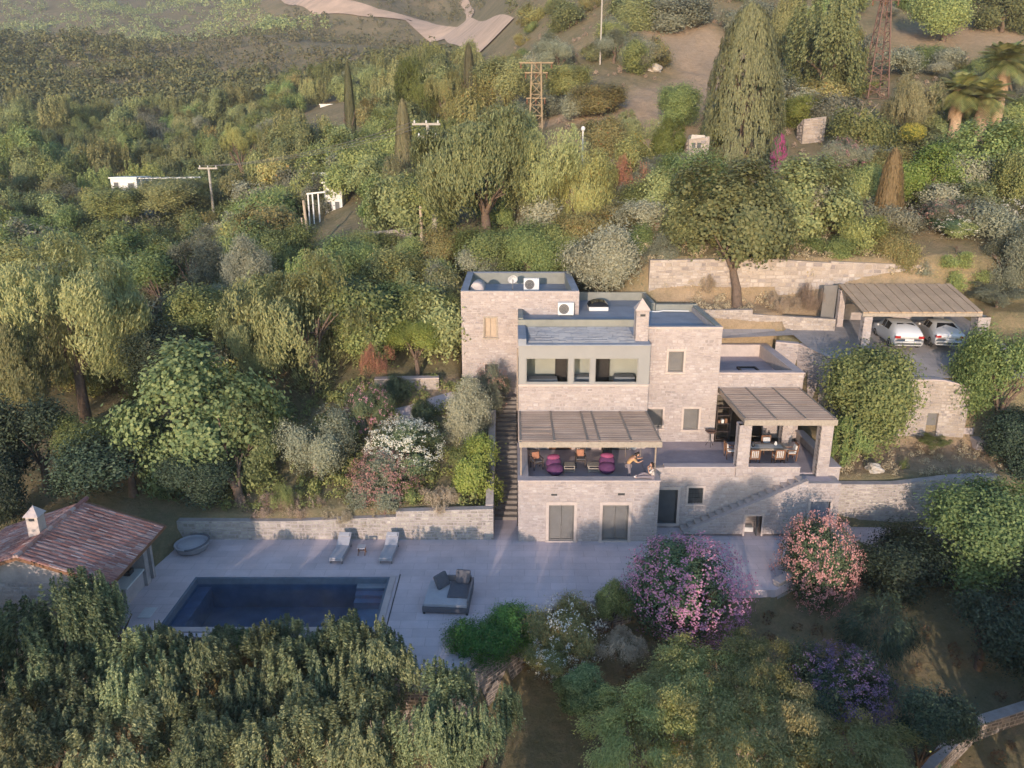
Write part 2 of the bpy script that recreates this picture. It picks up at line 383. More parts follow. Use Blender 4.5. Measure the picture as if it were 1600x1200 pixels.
def ground(X, Y):
    X, Y = np.asarray(X, float), np.asarray(Y, float)
    az = X / np.maximum(Y + 8, 14.0) * 1.27          # how far to the side of the valley axis
    f = lambda P: np.interp(Y, [p[0] for p in P], [p[1] for p in P])
    L, Mi, R = f(PL), f(PM), f(PR)
    w1, w2 = ss(az, -.50, -.20), ss(az, -.14, .16)
    # next to the house the right-hand terraces begin at the house itself
    kn = ss(Y, 40, 48); w2n = ss(X, -3.0, 1.0) * (1 - kn) + ss(X, 4.5, 10.5) * kn; k = ss(Y, 58, 78); w2 = w2n * (1 - k) + w2 * k
    z = L * (1 - w1) + Mi * w1; z = z * (1 - w2) + R * w2
    amp = np.interp(Y, [0, 36, 60, 120, 300, 900], [.12, .06, .12, .35, 1.0, 7])
    lo = np.sin(X * .083 + Y * .061 + 2) + .7 * np.sin(X * .041 - Y * .033)
    kf = ss(Y, 110, 170)
    z = z + amp * (wob(X, Y) * (1 - kf) + lo * kf)
    z = z + np.interp(Y, [0, 90, 200, 400], [0, 0, 1.2, 4]) * np.sin(az * 9 + Y * .012)
    ind = inpoly(X, Y, DECK)
    z = np.where(ind, -0.35, z)
    yard = (X > 18.4) & (X < 32) & (Y > 43.0) & (Y < 53.0)
    z = np.where(yard, np.interp(Y, [43, 47, 53], [6.55, 7.35, 8.2]), z)
    z = np.where((X > -15.2) & (X < -5.7) & (Y > 28.2) & (Y < 32.4), -2.2, z)
    z = np.where((X > -1.3) & (X < .5) & (Y > 36) & (Y < 47.4), np.minimum(z, np.maximum(-.3, (Y - 38.4) * .515 - .35)), z)
    z = np.where((X > 16.9) & (X < 20.6 - np.maximum(0, Y - 44.2) * .6) & (Y > 42.6) & (Y < 48.4), np.minimum(z, 3.4), z)
    for (a, b, c, e) in HOUSE:
        z = np.where((X > a) & (X < b) & (Y > c) & (Y < e), np.minimum(z, -0.3 if c < 40 else 3.0), z)
    return z
def gz(x, y): return float(ground(np.array([x]), np.array([y]))[0])
def seq(bounds):
    out = []
    for a, b, s in bounds: out += list(np.arange(a, b, s))
    return np.array(out)
gy = seq([(-60, 10, 4), (10, 24, 1), (24, 58, .4), (58, 110, 1.4), (110, 220, 3.5), (220, 460, 5), (460, 1001, 27)])
gx = seq([(-620, -200, 30), (-200, -90, 4), (-90, -36, 2.4), (-36, 36, .5), (36, 90, 2.4), (90, 200, 6), (200, 621, 30)])
GX, GY = np.meshgrid(gx, gy); GZ = ground(GX, GY)
vv = np.stack([GX.ravel(), GY.ravel(), GZ.ravel()], 1)
nx, ny = len(gx), len(gy); ii = np.arange(nx * ny).reshape(ny, nx)
ff = np.stack([ii[:-1, :-1].ravel(), ii[:-1, 1:].ravel(), ii[1:, 1:].ravel(), ii[1:, :-1].ravel()], 1)
me = npmesh("terrain", vv, ff, "terrain", True)
# scraped earth: the track on the right-hand slope, the bare patch by the cypress, the beds behind the house
def line_mask(X, Y, pts, w):
    d = np.full(X.shape, 1e9)
    for a, b in zip(pts[:-1], pts[1:]):
        a, b = np.array(a), np.array(b); ab = b - a
        t = np.clip(((X - a[0]) * ab[0] + (Y - a[1]) * ab[1]) / (ab @ ab), 0, 1)
        d = np.minimum(d, np.hypot(X - a[0] - t * ab[0], Y - a[1] - t * ab[1]))
    return 1 - ss(d, w * .5, w)
bare = np.maximum.reduce([
    line_mask(vv[:, 0], vv[:, 1], [(12, 82), (18, 95), (27, 105), (27, 118), (24, 130)], 7.0),
    line_mask(vv[:, 0], vv[:, 1], [(5, 95), (12, 88), (16, 90)], 3.0),
    line_mask(vv[:, 0], vv[:, 1], [(62, 120), (84, 130), (70, 108)], 9.0) * .8,
    line_mask(vv[:, 0], vv[:, 1], [(11, 51.5), (28, 51.5)], 2.5) * .8,
    line_mask(vv[:, 0], vv[:, 1], [(18.5, 40.5), (27, 40.8)], 2.2),
    line_mask(vv[:, 0], vv[:, 1], [(-5.5, 45.2), (-4.0, 46.5)], 1.6)])
a = me.attributes.new("bare", 'FLOAT', 'POINT'); a.data.foreach_set("value", bare.astype(np.float32))
o = bpy.data.objects.new("terrain", me); COL.objects.link(o); structure(o)

# cut for the new road across the far hill: a pale graded strip with an embankment above it
def strip(name, pts, w0, w1, lift, mat, n=60):
    P = [Vector(p) for p in pts]; out_v, out_f = [], []
    for i in range(n + 1):
        t = i / n * (len(P) - 1); k = min(int(t), len(P) - 2); u = t - k
        c = P[k].lerp(P[k + 1], u); d = (P[k + 1] - P[k]).normalized(); r = Vector((-d.y, d.x, 0))
        w = w0 + (w1 - w0) * i / n
        for s in (-1, -.3, .3, 1):
            x, y = c.x + r.x * w * s, c.y + r.y * w * s
            out_v.append((x, y, gz(x, y) + lift))
    for i in range(n):
        for k in range(3):
            a = i * 4 + k; out_f.append((a, a + 4, a + 5, a + 1))
    mb = MB(); mb.v, mb.f = out_v, out_f
    return mb.build(name, mat, None, True)
plain("road_earth", (.50,.36,.26), 0.95, 0.22, 0.12, bump=0.4)
def hit(px, py):
    d = ray(px, py); t = 40.0
    for _ in range(900):
        x, y, z = d[0] * t, d[1] * t, CAM_H + d[2] * t
        if y > 45 and z <= gz(x, y): break
        t *= 1.004
    return (x, y, 0)
ROAD = [hit(*q) for q in ((455, -6), (510, 12), (580, 22), (650, 34), (715, 48), (770, 66))]
structure(strip("dirt_road", ROAD, 7.0, 4.5, .45, "road_earth", 110))
structure(strip("hill_track", [hit(*q) for q in ((728, 40), (735, 24), (728, 8), (716, -8))], 1.6, 1.6, .45, "road_earth", 40))

# ------------------------------------------------------------------ pool deck and pool
PX0, PX1, PY0, PY1 = -15.1, -5.8, 28.25, 32.35
mb = MB()
def slab(mb, poly, z0, z1):
    n = len(mb.v); k = len(poly)
    mb.v += [(x, y, z0) for x, y in poly] + [(x, y, z1) for x, y in poly]
    mb.f += [tuple(n + k + i for i in range(k)), tuple(n + i for i in reversed(range(k)))]
    mb.f += [(n + i, n + (i + 1) % k, n + k + (i + 1) % k, n + k + i) for i in range(k)]
slab(mb, [(-17.4,27.6),(PX0,27.6),(PX0,36.0),(-17.4,36.0)], -.4, 0)
slab(mb, [(PX0,PY1),(PX1,PY1),(PX1,36.0),(PX0,36.0)], -.4, 0)
slab(mb, [(PX0,27.6),(PX1,27.6),(PX1,PY0),(PX0,PY0)], -.4, 0)
slab(mb, [(PX1,27.6),(-5.6,25.0),(-2.6,25.0),(1.0,29.3),(5.5,31.0),(12.2,31.2),(17.9,35.5),(17.9,37.5),(0.0,37.5),(-0.95,37.2),(-0.95,36.0),(PX1,36.0)], -.4, 0)
structure(mb.build("pool_deck", "deck_paving"))
pool = thing("swimming_pool", "rectangular dark blue swimming pool with corner steps set in pale deck", "swimming pool", (-10.4, 30.3, -1.6))
t = .12
mb = MB(); mb.box(PX0, PX0 + t, PY0, PY1, -1.7, -.02).box(PX1 - t, PX1, PY0, PY1, -1.7, -.02)
mb.box(PX0 + t, PX1 - t, PY1 - t, PY1, -1.7, -.02).box(PX0 + t, PX1 - t, PY0, PY0 + t, -1.7, -.3).box(PX0 + t, PX1 - t, PY0 + t, PY1 - t, -1.75, -1.6)
mb.build("basin", "pool_plaster", pool)
MB().box(PX0 + t, PX0 + .75, PY0 + t, PY1 - t, -1.6, -.48).build("overflow_ledge", "pool_plaster", pool)
for i in range(3):
    MB().box(PX1 - 1.55, PX1 - t, PY1 - t - .38 * (i + 1), PY1 - t - .38 * i, -1.6, -.30 - .16 * i).build("pool_step", "pool_step", pool)
MB().box(PX1 - 1.55, PX1 - t, PY0 + t, PY1 - t - 1.14, -1.6, -.95).build("shallow_shelf", "pool_step", pool)
MB().quad((PX0 + t, PY0 + t, -.34), (PX1 - t, PY0 + t, -.34), (PX1 - t, PY1 - t, -.34), (PX0 + t, PY1 - t, -.34)).build("water", "water", pool)
mb = MB(); mb.box(PX0 - .02, PX1 + .28, PY0 - .34, PY0, 0.004, .05).box(PX1, PX1 + .28, PY0, PY1 + .02, .004, .05)
mb.build("coping", "coping", pool, bevel=.008)
MB().box(PX1 + .42, PX1 + .47, PY0 - .3, PY1 + .2, .003, .012).build("drain_slot", "dark_metal", pool)
# ------------------------------------------------------------------ masonry
def masonry(parent, A, B, z0, z1, openings=(), seed=1, mat="stone", mort="mortar", thick=.35, topB=None, hmin=.10, hmax=.22, name="wall", back=True, lmax=.42, proud=.019):
    """a wall of separately laid stones on a mortar core, from A to B; the outward side is to the right of A->B"""
    rnd = random.Random(seed)
    ax, ay = A; bx, by = B; Ln = math.hypot(bx - ax, by - ay); dx, dy = (bx - ax) / Ln, (by - ay) / Ln; nx_, ny_ = dy, -dx
    topB = z1 if topB is None else topB
    top = lambda u: z1 + (topB - z1) * u / Ln
    def P(u, v, w): return (ax + dx * u + nx_ * w, ay + dy * u + ny_ * w, v)
    core = MB()
    us = sorted({0.0, Ln, *[max(0, min(Ln, q)) for o_ in openings for q in o_[:2]]})
    for u0, u1 in zip(us[:-1], us[1:]):
        if u1 - u0 < 1e-4: continue
        cuts = sorted([(o_[2], o_[3]) for o_ in openings if o_[0] < (u0 + u1) / 2 < o_[1]])
        v = z0; segs = []
        for c0, c1 in cuts: segs.append((v, c0, False)); v = c1
        segs.append((v, None, True))
        for s0, s1, last in segs:
            ta, tb = (top(u0), top(u1)) if last else (s1, s1)
            if max(ta, tb) - s0 < .01: continue
            core.hexa([P(u0, s0, 0), P(u1, s0, 0), P(u1, s0, -thick), P(u0, s0, -thick)], [P(u0, max(ta, s0 + .01), 0), P(u1, max(tb, s0 + .01), 0), P(u1, max(tb, s0 + .01), -thick), P(u0, max(ta, s0 + .01), -thick)])
    core.build(name, mort, parent)
    st = MB(); v = z0
    vmax = max(z1, topB)
    while v < vmax - .05:
        h = min(rnd.uniform(hmin, hmax), vmax - v); u = rnd.uniform(-.3, 0)
        if vmax - v - h < .08: h = vmax - v
        while u < Ln:
            l = rnd.uniform(.16, lmax); a_, b_ = max(u, 0), min(u + l, Ln); u += l
            if Ln - b_ < .1: b_ = Ln; u = Ln
            for o_ in openings:
                if o_[2] < v + h - .03 and o_[3] > v + .03:
                    if a_ < o_[0] < b_ and o_[0] - a_ > .05 and not (b_ > o_[1] and b_ - o_[1] > o_[0] - a_): b_ = min(b_, o_[0])
                    elif a_ < o_[1] < b_: a_ = max(a_, o_[1])
                    elif o_[0] <= a_ and b_ <= o_[1]: b_ = a_
                    elif a_ < o_[0] < b_: b_ = o_[0]
            if b_ - a_ < .05: continue
            hi = min(v + h, top((a_ + b_) / 2))
            if hi - v < .05: continue
            g_ = rnd.uniform(.006, .014); pr = proud * rnd.uniform(.35, 1.0); c = .02
            j = lambda: rnd.uniform(-.018, .018)
            a2, b2, v2, h2 = a_ + g_, b_ - g_, v + g_, hi - g_
            k_ = min(.045, (h2 - v2) * .22, (b2 - a2) * .2); e_ = [rnd.uniform(0, k_) for _ in range(8)]
            q0 = [P(a2 + e_[0], v2 + e_[1], .001), P(b2 - e_[2], v2 + e_[3], .001), P(b2 - e_[4], h2 - e_[5], .001), P(a2 + e_[6], h2 - e_[7], .001)]
            q1 = [P(a2 + e_[0] + c, v2 + e_[1] + c, pr), P(b2 - e_[2] - c, v2 + e_[3] + c, pr), P(b2 - e_[4] - c, h2 - e_[5] - c, pr), P(a2 + e_[6] + c, h2 - e_[7] - c, pr)] if h2 - v2 > .1 and b2 - a2 > .12 else [P(a2 + c + abs(j()), v2 + c + abs(j()), pr), P(b2 - c - abs(j()), v2 + c + abs(j()), pr), P(b2 - c - abs(j()), h2 - c - abs(j()), pr), P(a2 + c + abs(j()), h2 - c - abs(j()), pr)]
            n = len(st.v); st.v += q0 + q1
            st.f += [(n + 4, n + 5, n + 6, n + 7), (n, n + 1, n + 5, n + 4), (n + 1, n + 2, n + 6, n + 5), (n + 2, n + 3, n + 7, n + 6), (n + 3, n, n + 4, n + 7)]
        v += h
    s_ = st.build("stones", mat, parent); s_["kind"] = "stuff"
    return s_
def span(px0, px1, py0, py1, Y, x_origin):
    """opening rectangle from its outline in the facade plane at distance Y"""
    a, b = atY(px0, py0, Y), atY(px1, py1, Y)
    return (a.x - x_origin, b.x - x_origin, b.z, a.z)
def surround(parent, X0, o_, Y, w=.14, proud=.05, sill=True, mat="dressed_stone"):
    x0, x1, z0, z1 = X0 + o_[0], X0 + o_[1], o_[2], o_[3]
    MB().box(x0 - w, x1 + w, Y - proud, Y + .12, z1, z1 + w * 1.2).build("lintel", mat, parent, bevel=.01)
    for a, b in ((x0 - w, x0), (x1, x1 + w)):
        MB().box(a, b, Y - proud + .004, Y + .12, z0, z1 - .002).build("jamb", mat, parent, bevel=.01)
    if sill: MB().box(x0 - w - .03, x1 + w + .03, Y - proud - .05, Y + .12, z0 - .1, z0 - .002).build("sill", mat, parent, bevel=.01)
def shuttered(parent, name, X0, o_, Y, mat="shutter", leaves=1, slats=True, rec=.14):
    """window or door closed by louvred leaves, set back in its opening"""
    x0, x1, z0, z1 = X0 + o_[0], X0 + o_[1], o_[2], o_[3]
    w = thing(name, None, None, (0, 0, 0)); w.parent = parent; w.location = -Vector(parent.location)
    f = MB(); e = .05
    f.box(x0, x0 + e, Y + .05, Y + rec + .05, z0, z1).box(x1 - e, x1, Y + .05, Y + rec + .05, z0, z1).box(x0 + e, x1 - e, Y + .05, Y + rec + .05, z1 - e, z1).box(x0 + e, x1 - e, Y + .05, Y + rec + .05, z0, z0 + e)
    f.build("frame", mat, w)
    wd = (x1 - x0 - 2 * e) / leaves
    for i in range(leaves):
        a = x0 + e + i * wd; p = MB(); p.box(a + .01, a + wd - .01, Y + rec, Y + rec + .03, z0 + e, z1 - e)
        if slats:
            n = int((z1 - z0 - 2 * e - .12) / .075)
            for k in range(n):
                zz = z0 + e + .08 + k * .075
                p.hexa([(a + .07, Y + rec - .03, zz), (a + wd - .07, Y + rec - .03, zz), (a + wd - .07, Y + rec, zz + .03), (a + .07, Y + rec, zz + .03)],
                       [(a + .07, Y + rec - .026, zz + .012), (a + wd - .07, Y + rec - .026, zz + .012), (a + wd - .07, Y + rec, zz + .042), (a + .07, Y + rec, zz + .042)])
            p.box(a + .01, a + .07, Y + rec - .035, Y + rec - .001, z0 + e, z1 - e).box(a + wd - .07, a + wd - .01, Y + rec - .035, Y + rec - .001, z0 + e, z1 - e)
        p.build("shutter_leaf", mat, w)
    return w
def dark_room(parent, x0, x1, y0, y1, z0, z1, mat="plaster_cream"):
    """an open-fronted room behind a window"""
    t = .06; r = MB()
    r.box(x0, x1, y1 - t, y1, z0, z1).box(x0, x0 + t, y0, y1 - t, z0, z1).box(x1 - t, x1, y0, y1 - t, z0, z1).box(x0 + t, x1 - t, y0, y1 - t, z1 - t, z1)
    r.build("room_wall", mat, parent)
    MB().box(x0 + t, x1 - t, y0, y1 - t, z0, z0 + t).build("room_floor", "wood_grey", parent)

# ------------------------------------------------------------------ the house
house = thing("stone_house", "large stepped stone villa with flat roofs, terraces and grey framed windows", "house", (7.5, 42, 0))
H0 = house
# -- lower front block carrying the lounge terrace
YF, LX0, LX1, TZ, PT = 35.8, .33, 7.5, 3.0, 3.4
d1, d2 = span(858, 896, 789, 844, YF, LX0), span(942, 980, 789, 844, YF, LX0)
d1 = (d1[0], d1[1], .06, d1[3]); d2 = (d2[0], d2[1], .06, d2[3])
masonry(H0, (LX0, YF), (LX1, YF), 0, PT, [d1, d2], 11)
masonry(H0, (LX0, 41.0), (LX0, YF + .36), 0, PT, [], 12)
masonry(H0, (LX1, YF + .36), (LX1, 37.6), 0, PT, [], 13)
for d_ in (d1, d2):
    surround(H0, LX0, d_, YF, .15)
    shuttered(H0, "door", LX0, d_, YF, "shutter", 2)
MB().box(LX0 + .36, LX1 - .36, YF + .36, 41.05, TZ - .3, TZ).build("terrace_floor", "terrace_floor", H0)
MB().box(LX0 - .04, LX1 + .04, YF - .06, YF + .5, PT, PT + .06).build("coping", "coping", H0, bevel=.012)
MB().box(LX0 - .04, LX0 + .52, YF + .504, 41.0, PT, PT + .06).build("coping", "coping", H0, bevel=.012)
MB().box(LX1 - .48, LX1 + .04, YF + .504, 37.2, PT, PT + .06).build("coping", "coping", H0, bevel=.012)
MB().box(LX0 + .36, LX1 - .36, YF + .352, YF + .48, TZ, PT).build("parapet", "coping", H0)
MB().box(LX0 + .36, LX0 + .5, YF + .482, 41.0, TZ, PT).build("parapet", "coping", H0)
for px in (918, ):
    p = atY(px, 770, YF)
MB().box(5.4, 5.75, YF - .012, YF + .05, 2.62, 2.74).build("vent", "dark_metal", H0)
MB().box(2.0, 2.3, YF - .012, YF + .05, 2.6, 2.7).build("vent", "dark_metal", H0)
# -- right lower facade carrying the dining terrace
YR, RX0, RX1, RT = 37.3, LX1, 17.25, 3.5
o1, o2 = span(1029, 1056, 765, 816, YR, RX0), span(1076, 1097, 762, 787, YR, RX0)
o1 = (o1[0], o1[1], .25, o1[3])
gap = atY(1250, 735, YR).x - RX0, atY(1280, 735, YR).x - RX0
masonry(H0, (RX0, YR), (RX0 + gap[0], YR), 0, RT, [o1, o2], 21)
masonry(H0, (RX0 + gap[0], YR), (RX0 + gap[1], YR), 0, 3.0, [], 22)
masonry(H0, (RX0 + gap[1], YR), (RX1, YR), 0, RT, [], 23)
masonry(H0, (RX1, YR + .36), (RX1, 42.8), 0, RT, [], 24)
surround(H0, RX0, o1, YR, .13); shuttered(H0, "door", RX0, o1, YR, "shutter_dark", 1, False)
surround(H0, RX0, o2, YR, .11)
w = shuttered(H0, "window", RX0, o2, YR, "shutter_dark", 1, False)
g_ = MB()
for k in range(5):
    x = RX0 + o2[0] + (k + .5) * (o2[1] - o2[0]) / 5; g_.box(x - .012, x + .012, YR + .03, YR + .054, o2[2], o2[3])
for k in range(4):
    z = o2[2] + (k + .5) * (o2[3] - o2[2]) / 4; g_.box(RX0 + o2[0], RX0 + o2[1], YR + .008, YR + .028, z - .01, z + .01)
g_.build("grille", "dark_metal", w)
MB().box(RX0 + .36, RX1 - .36, YR + .36, 42.2, 2.75, 3.05).build("terrace_floor", "terrace_floor", H0)
MB().box(LX1 - .36, LX1 + .36, 37.62, 42.2, 2.75, 3.05).build("terrace_floor", "terrace_floor", H0)
MB().box(RX0 + .5, RX0 + gap[0], YR - .05, YR + .46, RT, RT + .06).build("coping", "coping", H0, bevel=.012)
MB().box(RX0 + gap[1], RX1 + .04, YR - .05, YR + .46, RT, RT + .06).build("coping", "coping", H0, bevel=.012)
MB().box(RX1 - .46, RX1 + .04, YR + .464, 42.8, RT, RT + .06).build("coping", "coping", H0, bevel=.012)
MB().box(RX0 + .5, RX0 + gap[0], YR + .352, YR + .44, 3.05, RT).build("parapet", "coping", H0)
# -- middle block: lounge wall below, glazed room above
YC, CX0, CX1 = 41.1, .37, 7.65
zb = 6.80
k1, k2, k3 = (1.75, 3.05, 3.0, 5.1), (3.6, 4.3, 3.75, 5.0), (4.75, 6.35, 3.0, 5.1)
masonry(H0, (CX0, YC), (CX1, YC), 3.0, zb, [k1, k2, k3], 31)
for k_, nm, lv in ((k1, "door", 2), (k3, "door", 2)):
    surround(H0, CX0, k_, YC, .12, sill=False); shuttered(H0, nm, CX0, k_, YC, "wood_brown" if lv == 2 and k_ is k1 else "shutter", lv)
surround(H0, CX0, k2, YC, .1); shuttered(H0, "window", CX0, k2, YC, "shutter", 1)
masonry(H0, (CX0, 47.5), (CX0, YC + .36), 0, zb, [], 32)
MB().box(CX0 - .03, CX1 + .03, YC - .05, YC + .35, zb, zb + .12).build("string_course", "dressed_stone", H0, bevel=.012)
zg0, zg1, ztop = 6.98, 8.42, 9.14
pan = [(atY(a, 580, YC).x, atY(b, 580, YC).x) for a, b in ((821.7, 888.7), (896, 922.5), (929.5, 997))]
fr = MB(); e = [CX0] + [q for p_ in pan for q in p_] + [CX1]
for i in range(0, len(e), 2): fr.box(e[i], e[i + 1], YC, YC + .3, zb + .122, ztop)
for a, b in pan: fr.box(a, b, YC, YC + .3, zg1, ztop)
for a, b in pan: fr.box(a, b, YC, YC + .3, zb + .122, zg0)
fr.build("window_wall", "grey_frame", H0)
for i, (a, b) in enumerate(pan):
    w = thing("window", None, None); w.parent = H0; w.location = -Vector(H0.location)
    f = MB(); s_ = .05
    f.box(a, a + s_, YC + .08, YC + .16, zg0, zg1).box(b - s_, b, YC + .08, YC + .16, zg0, zg1).box(a + s_, b - s_, YC + .08, YC + .16, zg1 - s_, zg1).box(a + s_, b - s_, YC + .08, YC + .16, zg0, zg0 + s_)
    f.build("frame", "grey_frame", w)
    MB().box(a + s_, b - s_, YC + .115, YC + .123, zg0 + s_, zg1 - s_).build("pane", "glass", w)
dark_room(H0, CX0 + .05, CX1 - .05, YC + .3, 43.8, 6.3, 8.95)
MB().box(2.55, 3.2, 43.2, 43.72, 6.37, 8.6).box(4.7, 5.7, 43.3, 43.72, 6.37, 8.3).build("wardrobe", "wood_dark", H0)
MB().box(.8, 2.6, 41.9, 42.7, 6.37, 6.95).build("bed", "lounger_cloth", H0, bevel=.06)
MB().box(3.4, 4.5, 42.4, 43.1, 6.37, 6.95).build("bed", "lounger_cloth", H0, bevel=.06)
MB().box(5.9, 7.1, 42.4, 43.1, 6.37, 6.95).build("bed", "lounger_cloth", H0, bevel=.06)
# sloping tiled lean-to roof over the glazed room
zr0, zr1, YU = 9.14, 9.42, 44.5
rf = MB().hexa([(CX0 - .02, YC - .07, zr0 + .002), (CX1 + .002, YC - .07, zr0 + .002), (CX1 + .002, YU, zr1 - .05), (CX0 - .02, YU, zr1 - .05)], [(CX0 - .02, YC - .07, zr0 + .07), (CX1 + .002, YC - .07, zr0 + .07), (CX1 + .002, YU, zr1 + .02), (CX0 - .02, YU, zr1 + .02)]).build("roof", "roof_membrane", H0)
rnd = random.Random(5); rip = MB()
nrow = 16
for r in range(nrow):
    y0 = YC + .35 + (YU - YC - .4) * r / nrow; y1 = YC + .35 + (YU - YC - .4) * (r + 1.12) / nrow; x = CX0 + .55
    while x < CX1 - .8:
        l = rnd.uniform(.35, .8); x1 = min(x + l, CX1 - .75); z = lambda y: zr0 + .072 + (zr1 - zr0 - .05) * (y - YC) / (YU - YC)
        h = rnd.uniform(.035, .07)
        rip.hexa([(x, y0, z(y0) + .004), (x1 - .02, y0, z(y0) + .004), (x1 - .02, y1, z(y1) + .002), (x, y1, z(y1) + .002)], [(x, y0, z(y0) + h), (x1 - .02, y0, z(y0) + h), (x1 - .02, y1, z(y1) + .006), (x, y1, z(y1) + .006)]); x = x1
s_ = rip.build("roof_slab", "roof_membrane", H0); s_["kind"] = "stuff"
MB().box(CX0 - .03, CX0 + .42, YC - .08, YU - .003, zr0 + .01, 9.55).build("parapet", "roof_membrane", H0, bevel=.02)
# -- right block
YB, BX0, BX1, BZ = 42.2, 7.65, 11.85, 9.85
w1 = span(1045, 1066.6, 549, 581, YB, BX0); w2 = span(1014, 1034, 639, 669, YB, BX0); w3 = span(1069, 1090, 638.5, 671, YB, BX0)
w2 = (.12, w2[1], w2[2], w2[3])
masonry(H0, (BX0, YB), (BX1, YB), 3.05, BZ, [w1, w2, w3], 41)
masonry(H0, (BX0, YC + .37), (BX0, YB - .002), 3.05, 9.1, [], 44, thick=.1)
masonry(H0, (BX1, YB + .36), (BX1, 48.7), 3.05, BZ, [], 42)
for k_ in (w1, w2, w3):
    surround(H0, BX0, k_, YB, .12); shuttered(H0, "window", BX0, k_, YB, "shutter", 1)
def ring(x0, x1, y0, y1, zr, zt, t=.3, sides="FBLR", mat="parapet_green"):
    Q = {"F": (x0, x1, y0, y0 + t), "B": (x0, x1, y1 - t, y1), "L": (x0, x0 + t, y0 + t, y1 - t), "R": (x1 - t, x1, y0 + t, y1 - t)}
    for s_ in sides: MB().box(*Q[s_], zr, zt).build("parapet", mat, H0)
MB().box(CX0, 9.2, YU, 52.5, 9.3, 9.55).build("roof", "roof_membrane", H0)
MB().box(9.2, BX1, YB + .3, 48.7, 9.3, 9.55).build("roof", "roof_membrane", H0)
MB().box(BX0, 9.2, YB + .3, YU, 9.3, 9.55).build("roof", "roof_membrane", H0)
for q in ((CX0, BX0, YU - .002, YU + .25, 9.3, 9.86), (CX0 + .002, CX0 + .3, YU + .25, 47.5, 9.55, 9.92), (4.3, 9.2, 52.25, 52.5, 9.55, 10.1), (9.2, BX1, 48.4, 48.7, 9.55, 10.02), (BX1 - .3, BX1 - .002, YB + .302, 48.4, 9.55, BZ + .11), (8.95, 9.2, 48.7, 52.25, 9.55, 10.05)):
    MB().box(*q).build("parapet", "parapet_green", H0)
if False: p = MB(); p.box(CX0, BX0, YU - .002, YU + .25, 9.3, 9.86).box(CX0 + .002, CX0 + .3, YU + .25, 47.5, 9.55, 9.92).box(4.3, 9.2, 52.25, 52.5, 9.55, 10.1).box(9.2, BX1, 48.4, 48.7, 9.55, 10.02).box(BX1 - .3, BX1 - .002, YB + .302, 48.4, 9.55, BZ + .11).box(8.95, 9.2, 48.7, 52.25, 9.55, 10.05)
MB().box(BX0, BX1 + .02, YB - .02, YB + .30, BZ, BZ + .10).build("coping", "dressed_stone", H0, bevel=.012)
MB().box(BX1 - .3, BX1, YB + .304, 48.72, 3.0, 9.3).build("wall", "mortar", H0)
MB().box(9.2, BX1 - .3, 48.42, 48.72, 3.0, 9.3).build("wall", "mortar", H0)
MB().tube([(8.0, 47.9, 9.66), (9.3, 47.9, 9.66), (9.6, 47.9, 9.72), (11.2, 47.95, 9.68)], .04, 6).build("roof_pipe", "white_paint", H0)
# -- tall left tower
YT, TX0, TX1, TZT = 47.5, -3.2, 4.2, 10.97
t1, t2 = span(757, 775.6, 497, 527, YT, TX0), span(758, 778, 569, 586, YT, TX0)
masonry(H0, (TX0, YT), (TX1, YT), 3.0, TZT, [t1, t2], 51)
masonry(H0, (TX0, 55.7), (TX0, YT + .36), 3.0, TZT, [], 52)
masonry(H0, (TX1, YT + .36), (TX1, 55.7), 9.0, TZT, [], 53)
surround(H0, TX0, t1, YT, .1, mat="wood_pale"); shuttered(H0, "window", TX0, t1, YT, "tan_shutter", 2, False)
surround(H0, TX0, t2, YT, .1); shuttered(H0, "window", TX0, t2, YT, "shutter_dark", 1, False)
MB().box(TX0 + .3, TX1 - .3, YT + .3, 55.4, 9.9, 10.2).build("roof", "roof_membrane", H0)
ring(TX0 + .352, TX1 - .352, YT + .352, 55.4, 10.0, TZT - .01, .06, "FLR")
MB().box(TX0 + .352, TX1 - .352, 55.2, 55.39, 10.0, TZT - .01).build("parapet", "parapet_green", H0)
for q in ((TX0 - .02, TX0 + .43, YT + .36, 55.18), (TX1 - .43, TX1 + .02, YT + .36, 55.18), (TX0 - .02, TX1 + .02, 55.182, 55.72)):
    MB().box(*q, TZT, TZT + .045).build("coping", "roof_membrane", H0)
MB().box(TX0, TX1, 55.705, 55.72, 2.5, TZT).build("wall", "mortar", H0)
MB().box(TX0 + .01, TX1 - .01, YT - .01, YT + .35, TZT, TZT + .05).build("coping", "dressed_stone", H0, bevel=.01)
MB().tube([(.3, YC - .05, 9.0), (.3, YC - .05, 5.4)], .045, 6).build("downpipe", "wood_grey", H0)
# -- low wing with its roof terrace
YW, WX0, WX1, WZ = 42.8, 11.85, 16.95, 7.05
wo1, wo2 = (.15, 3.05, 3.05, 5.75), (3.95, 4.85, 3.05, 5.75)
masonry(H0, (WX0, YW), (WX1, YW), 3.05, WZ, [wo1, wo2], 61)
masonry(H0, (WX1, YW + .36), (WX1, 49.8), 1.0, WZ, [], 62)
w = thing("window", None, None); w.parent = H0; w.location = -Vector(H0.location)
f = MB()
for x in (WX0 + .15, WX0 + 1.1, WX0 + 2.05, WX0 + 2.99): f.box(x, x + .06, YW + .1, YW + .18, 3.05, 5.75)
f.box(WX0 + .21, WX0 + 2.99, YW + .102, YW + .178, 5.69, 5.75)
f.build("frame", "dark_metal", w)
MB().box(WX0 + .2, WX0 + 3.0, YW + .13, YW + .138, 3.06, 5.7).build("pane", "glass", w)
dark_room(H0, WX0 + .1, WX1 - .36, YW + .36, 47.5, 3.0, 5.9, "wood_grey")
MB().box(WX0, WX1 - .3, YW + .3, 49.5, 5.95, 6.3).build("roof", "terrace_floor", H0)
MB().box(WX0 - .02, WX1 + .04, YW - .05, YW + .45, WZ, WZ + .07).build("coping", "coping", H0, bevel=.012)
